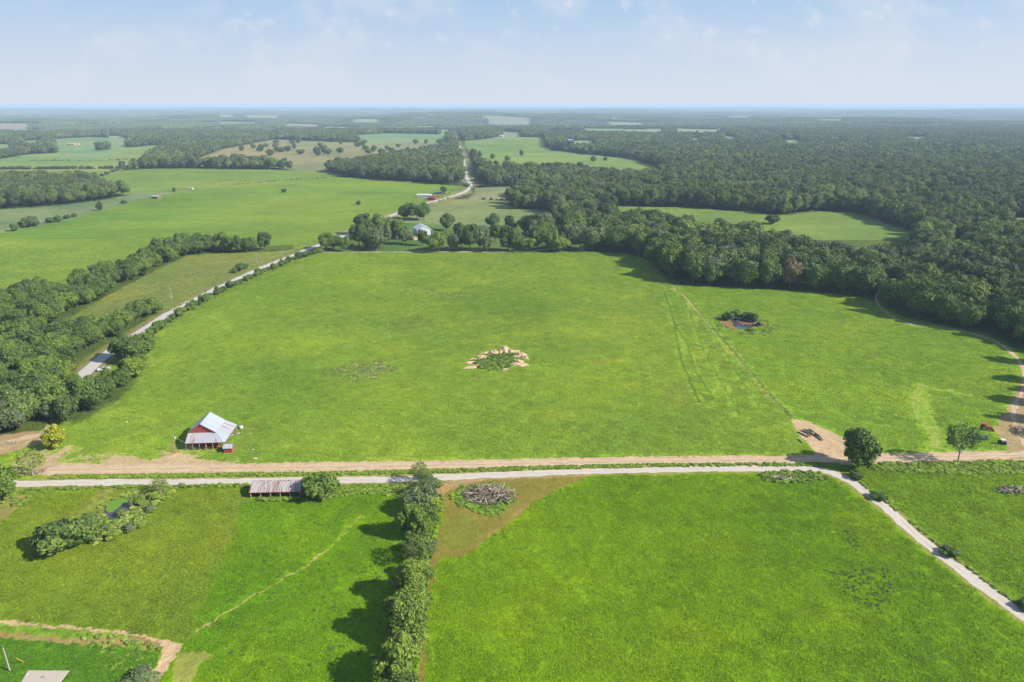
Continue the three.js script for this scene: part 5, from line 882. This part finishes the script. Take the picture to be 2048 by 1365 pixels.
{ const [x, z] = at(1971, 860), t = thing('tractor', 'red-orange farm tractor with canopy parked on the grass', 'tractor', [x, 0, z], -0.35), m = paint(206, 84, 56, { roughness: 0.45 }), dk = paint(70, 66, 66);
  part('hood', new THREE.ExtrudeGeometry(new THREE.Shape([[0.2, 0.8], [2.0, 0.8], [2.05, 1.3], [1.8, 1.5], [0.2, 1.65]].map(([a, b]) => new THREE.Vector2(a, b))), { depth: 0.66, bevelEnabled: true, bevelSize: 0.05, bevelThickness: 0.05, bevelSegments: 2 }).translate(0, 0, -0.33), m, t);
  part('chassis', box(3.0, 0.35, 0.5, 0.4, 0.7, 0), dk, t); part('grille', box(0.06, 0.5, 0.5, 2.1, 1.1, 0), dk, t); part('seat', mergeGeometries([box(0.5, 0.14, 0.5, -0.75, 1.3, 0), box(0.12, 0.5, 0.5, -1.0, 1.6, 0)]), dk, t);
  part('canopy', box(1.9, 0.12, 1.7, -0.6, 2.55, 0), m, t); for (const [a, s] of [[0.15, -0.7], [0.15, 0.7], [-1.35, -0.7], [-1.35, 0.7]]) part('canopy_post', rod(v(a, 1.2, s), v(a, 2.5, s), 0.05), m, t);
  for (const s of [-1, 1]) { part('fender', new THREE.TorusGeometry(0.92, 0.13, 6, 14, Math.PI * 0.8).rotateZ(0.4).translate(-0.75, 0.85, s * 0.72), m, t); wheel(t, 0.85, 0.42, -0.75, 0.85, s * 0.85); wheel(t, 0.5, 0.28, 1.65, 0.5, s * 0.7); }
  part('steering_wheel', new THREE.TorusGeometry(0.2, 0.025, 6, 16).rotateY(1.2).translate(-0.15, 1.75, 0), dk, t); part('exhaust', rod(v(1.2, 1.5, 0.15), v(1.2, 2.3, 0.15), 0.05), dk, t); part('loader', mergeGeometries([rod(v(0.4, 1.3, -0.6), v(2.6, 0.5, -0.6), 0.07), rod(v(0.4, 1.3, 0.6), v(2.6, 0.5, 0.6), 0.07)]), m, t); part('bucket', new THREE.ExtrudeGeometry(new THREE.Shape([[2.5, 0.15], [3.1, 0.12], [3.1, 0.2], [2.62, 0.25], [2.6, 0.75], [2.5, 0.75]].map(([a, b]) => new THREE.Vector2(a, b))), { depth: 1.6, bevelEnabled: false }).translate(0, 0, -0.8), dk, t); }
{ const [x, z] = at(2004, 889), t = thing('utility_vehicle', 'small utility vehicle with white roof parked near the dirt track', 'utility vehicle', [x, 0, z], -0.35), dk = paint(58, 64, 66), wh = paint(240, 242, 246);
  part('body', mergeGeometries([box(2.6, 0.4, 1.3, 0, 0.62, 0), box(0.7, 0.4, 1.25, 1.0, 0.95, 0)]), dk, t); part('cargo_bed', mergeGeometries([box(1.0, 0.06, 1.3, -0.85, 0.9, 0), box(1.0, 0.3, 0.06, -0.85, 1.05, 0.64), box(1.0, 0.3, 0.06, -0.85, 1.05, -0.64), box(0.06, 0.3, 1.3, -1.34, 1.05, 0)]), dk, t);
  part('seat', mergeGeometries([box(0.5, 0.14, 1.1, 0.1, 0.95, 0), box(0.12, 0.5, 1.1, -0.2, 1.2, 0)]), paint(90, 86, 84), t); part('roof', box(1.6, 0.1, 1.4, 0.15, 1.95, 0), wh, t);
  for (const [a, s] of [[0.85, -0.62], [0.85, 0.62], [-0.35, -0.62], [-0.35, 0.62]]) part('roof_post', rod(v(a, 0.9, s), v(a * 0.9, 1.92, s), 0.04), dk, t); for (const [a, s] of [[0.9, -1], [0.9, 1], [-0.85, -1], [-0.85, 1]]) wheel(t, 0.32, 0.24, a, 0.32, s * 0.6, steel); part('windshield', prism([v(0.8, 1.88, -0.58), v(0.8, 1.88, 0.58)], [v(0.9, 1.15, -0.58), v(0.9, 1.15, 0.58)], 0.02), new THREE.MeshPhysicalMaterial({ color: 0xffffff, transmission: 1, roughness: 0.05, thickness: 0 }), t); }
// a couple of pale stones by the roads
[[1700, 958, 0.35], [1705, 961, 0.25], [1785, 1003, 0.25], [253, 844, 0.3], [295, 725, 0.4], [510, 918, 0.5], [506, 900, 0.35]].forEach(([px, py, s], i) => { const [x, z] = at(px, py), g = new THREE.IcosahedronGeometry(s, 1), p = g.attributes.position; for (let k = 0; k < p.count; k++) { const q = 0.75 + 0.5 * noise(p.getX(k) / s * 2 + i, p.getZ(k) / s * 2 + p.getY(k)); p.setXYZ(k, p.getX(k) * q * 1.4, Math.max(-0.05, p.getY(k) * q * 0.7), p.getZ(k) * q); } g.computeVertexNormals(); const m = new THREE.Mesh(g, paint(232, 220, 206)); m.name = numbered('stone'); m.position.set(x, 0.02, z); tag(m, 'pale stone lying on the grass', 'stone', 'loose stones on the grass'); scene.add(m); });

scene.traverse((o) => { if (o.isMesh) { o.castShadow = true; o.receiveShadow = true; } });
renderer.render(scene, camera);
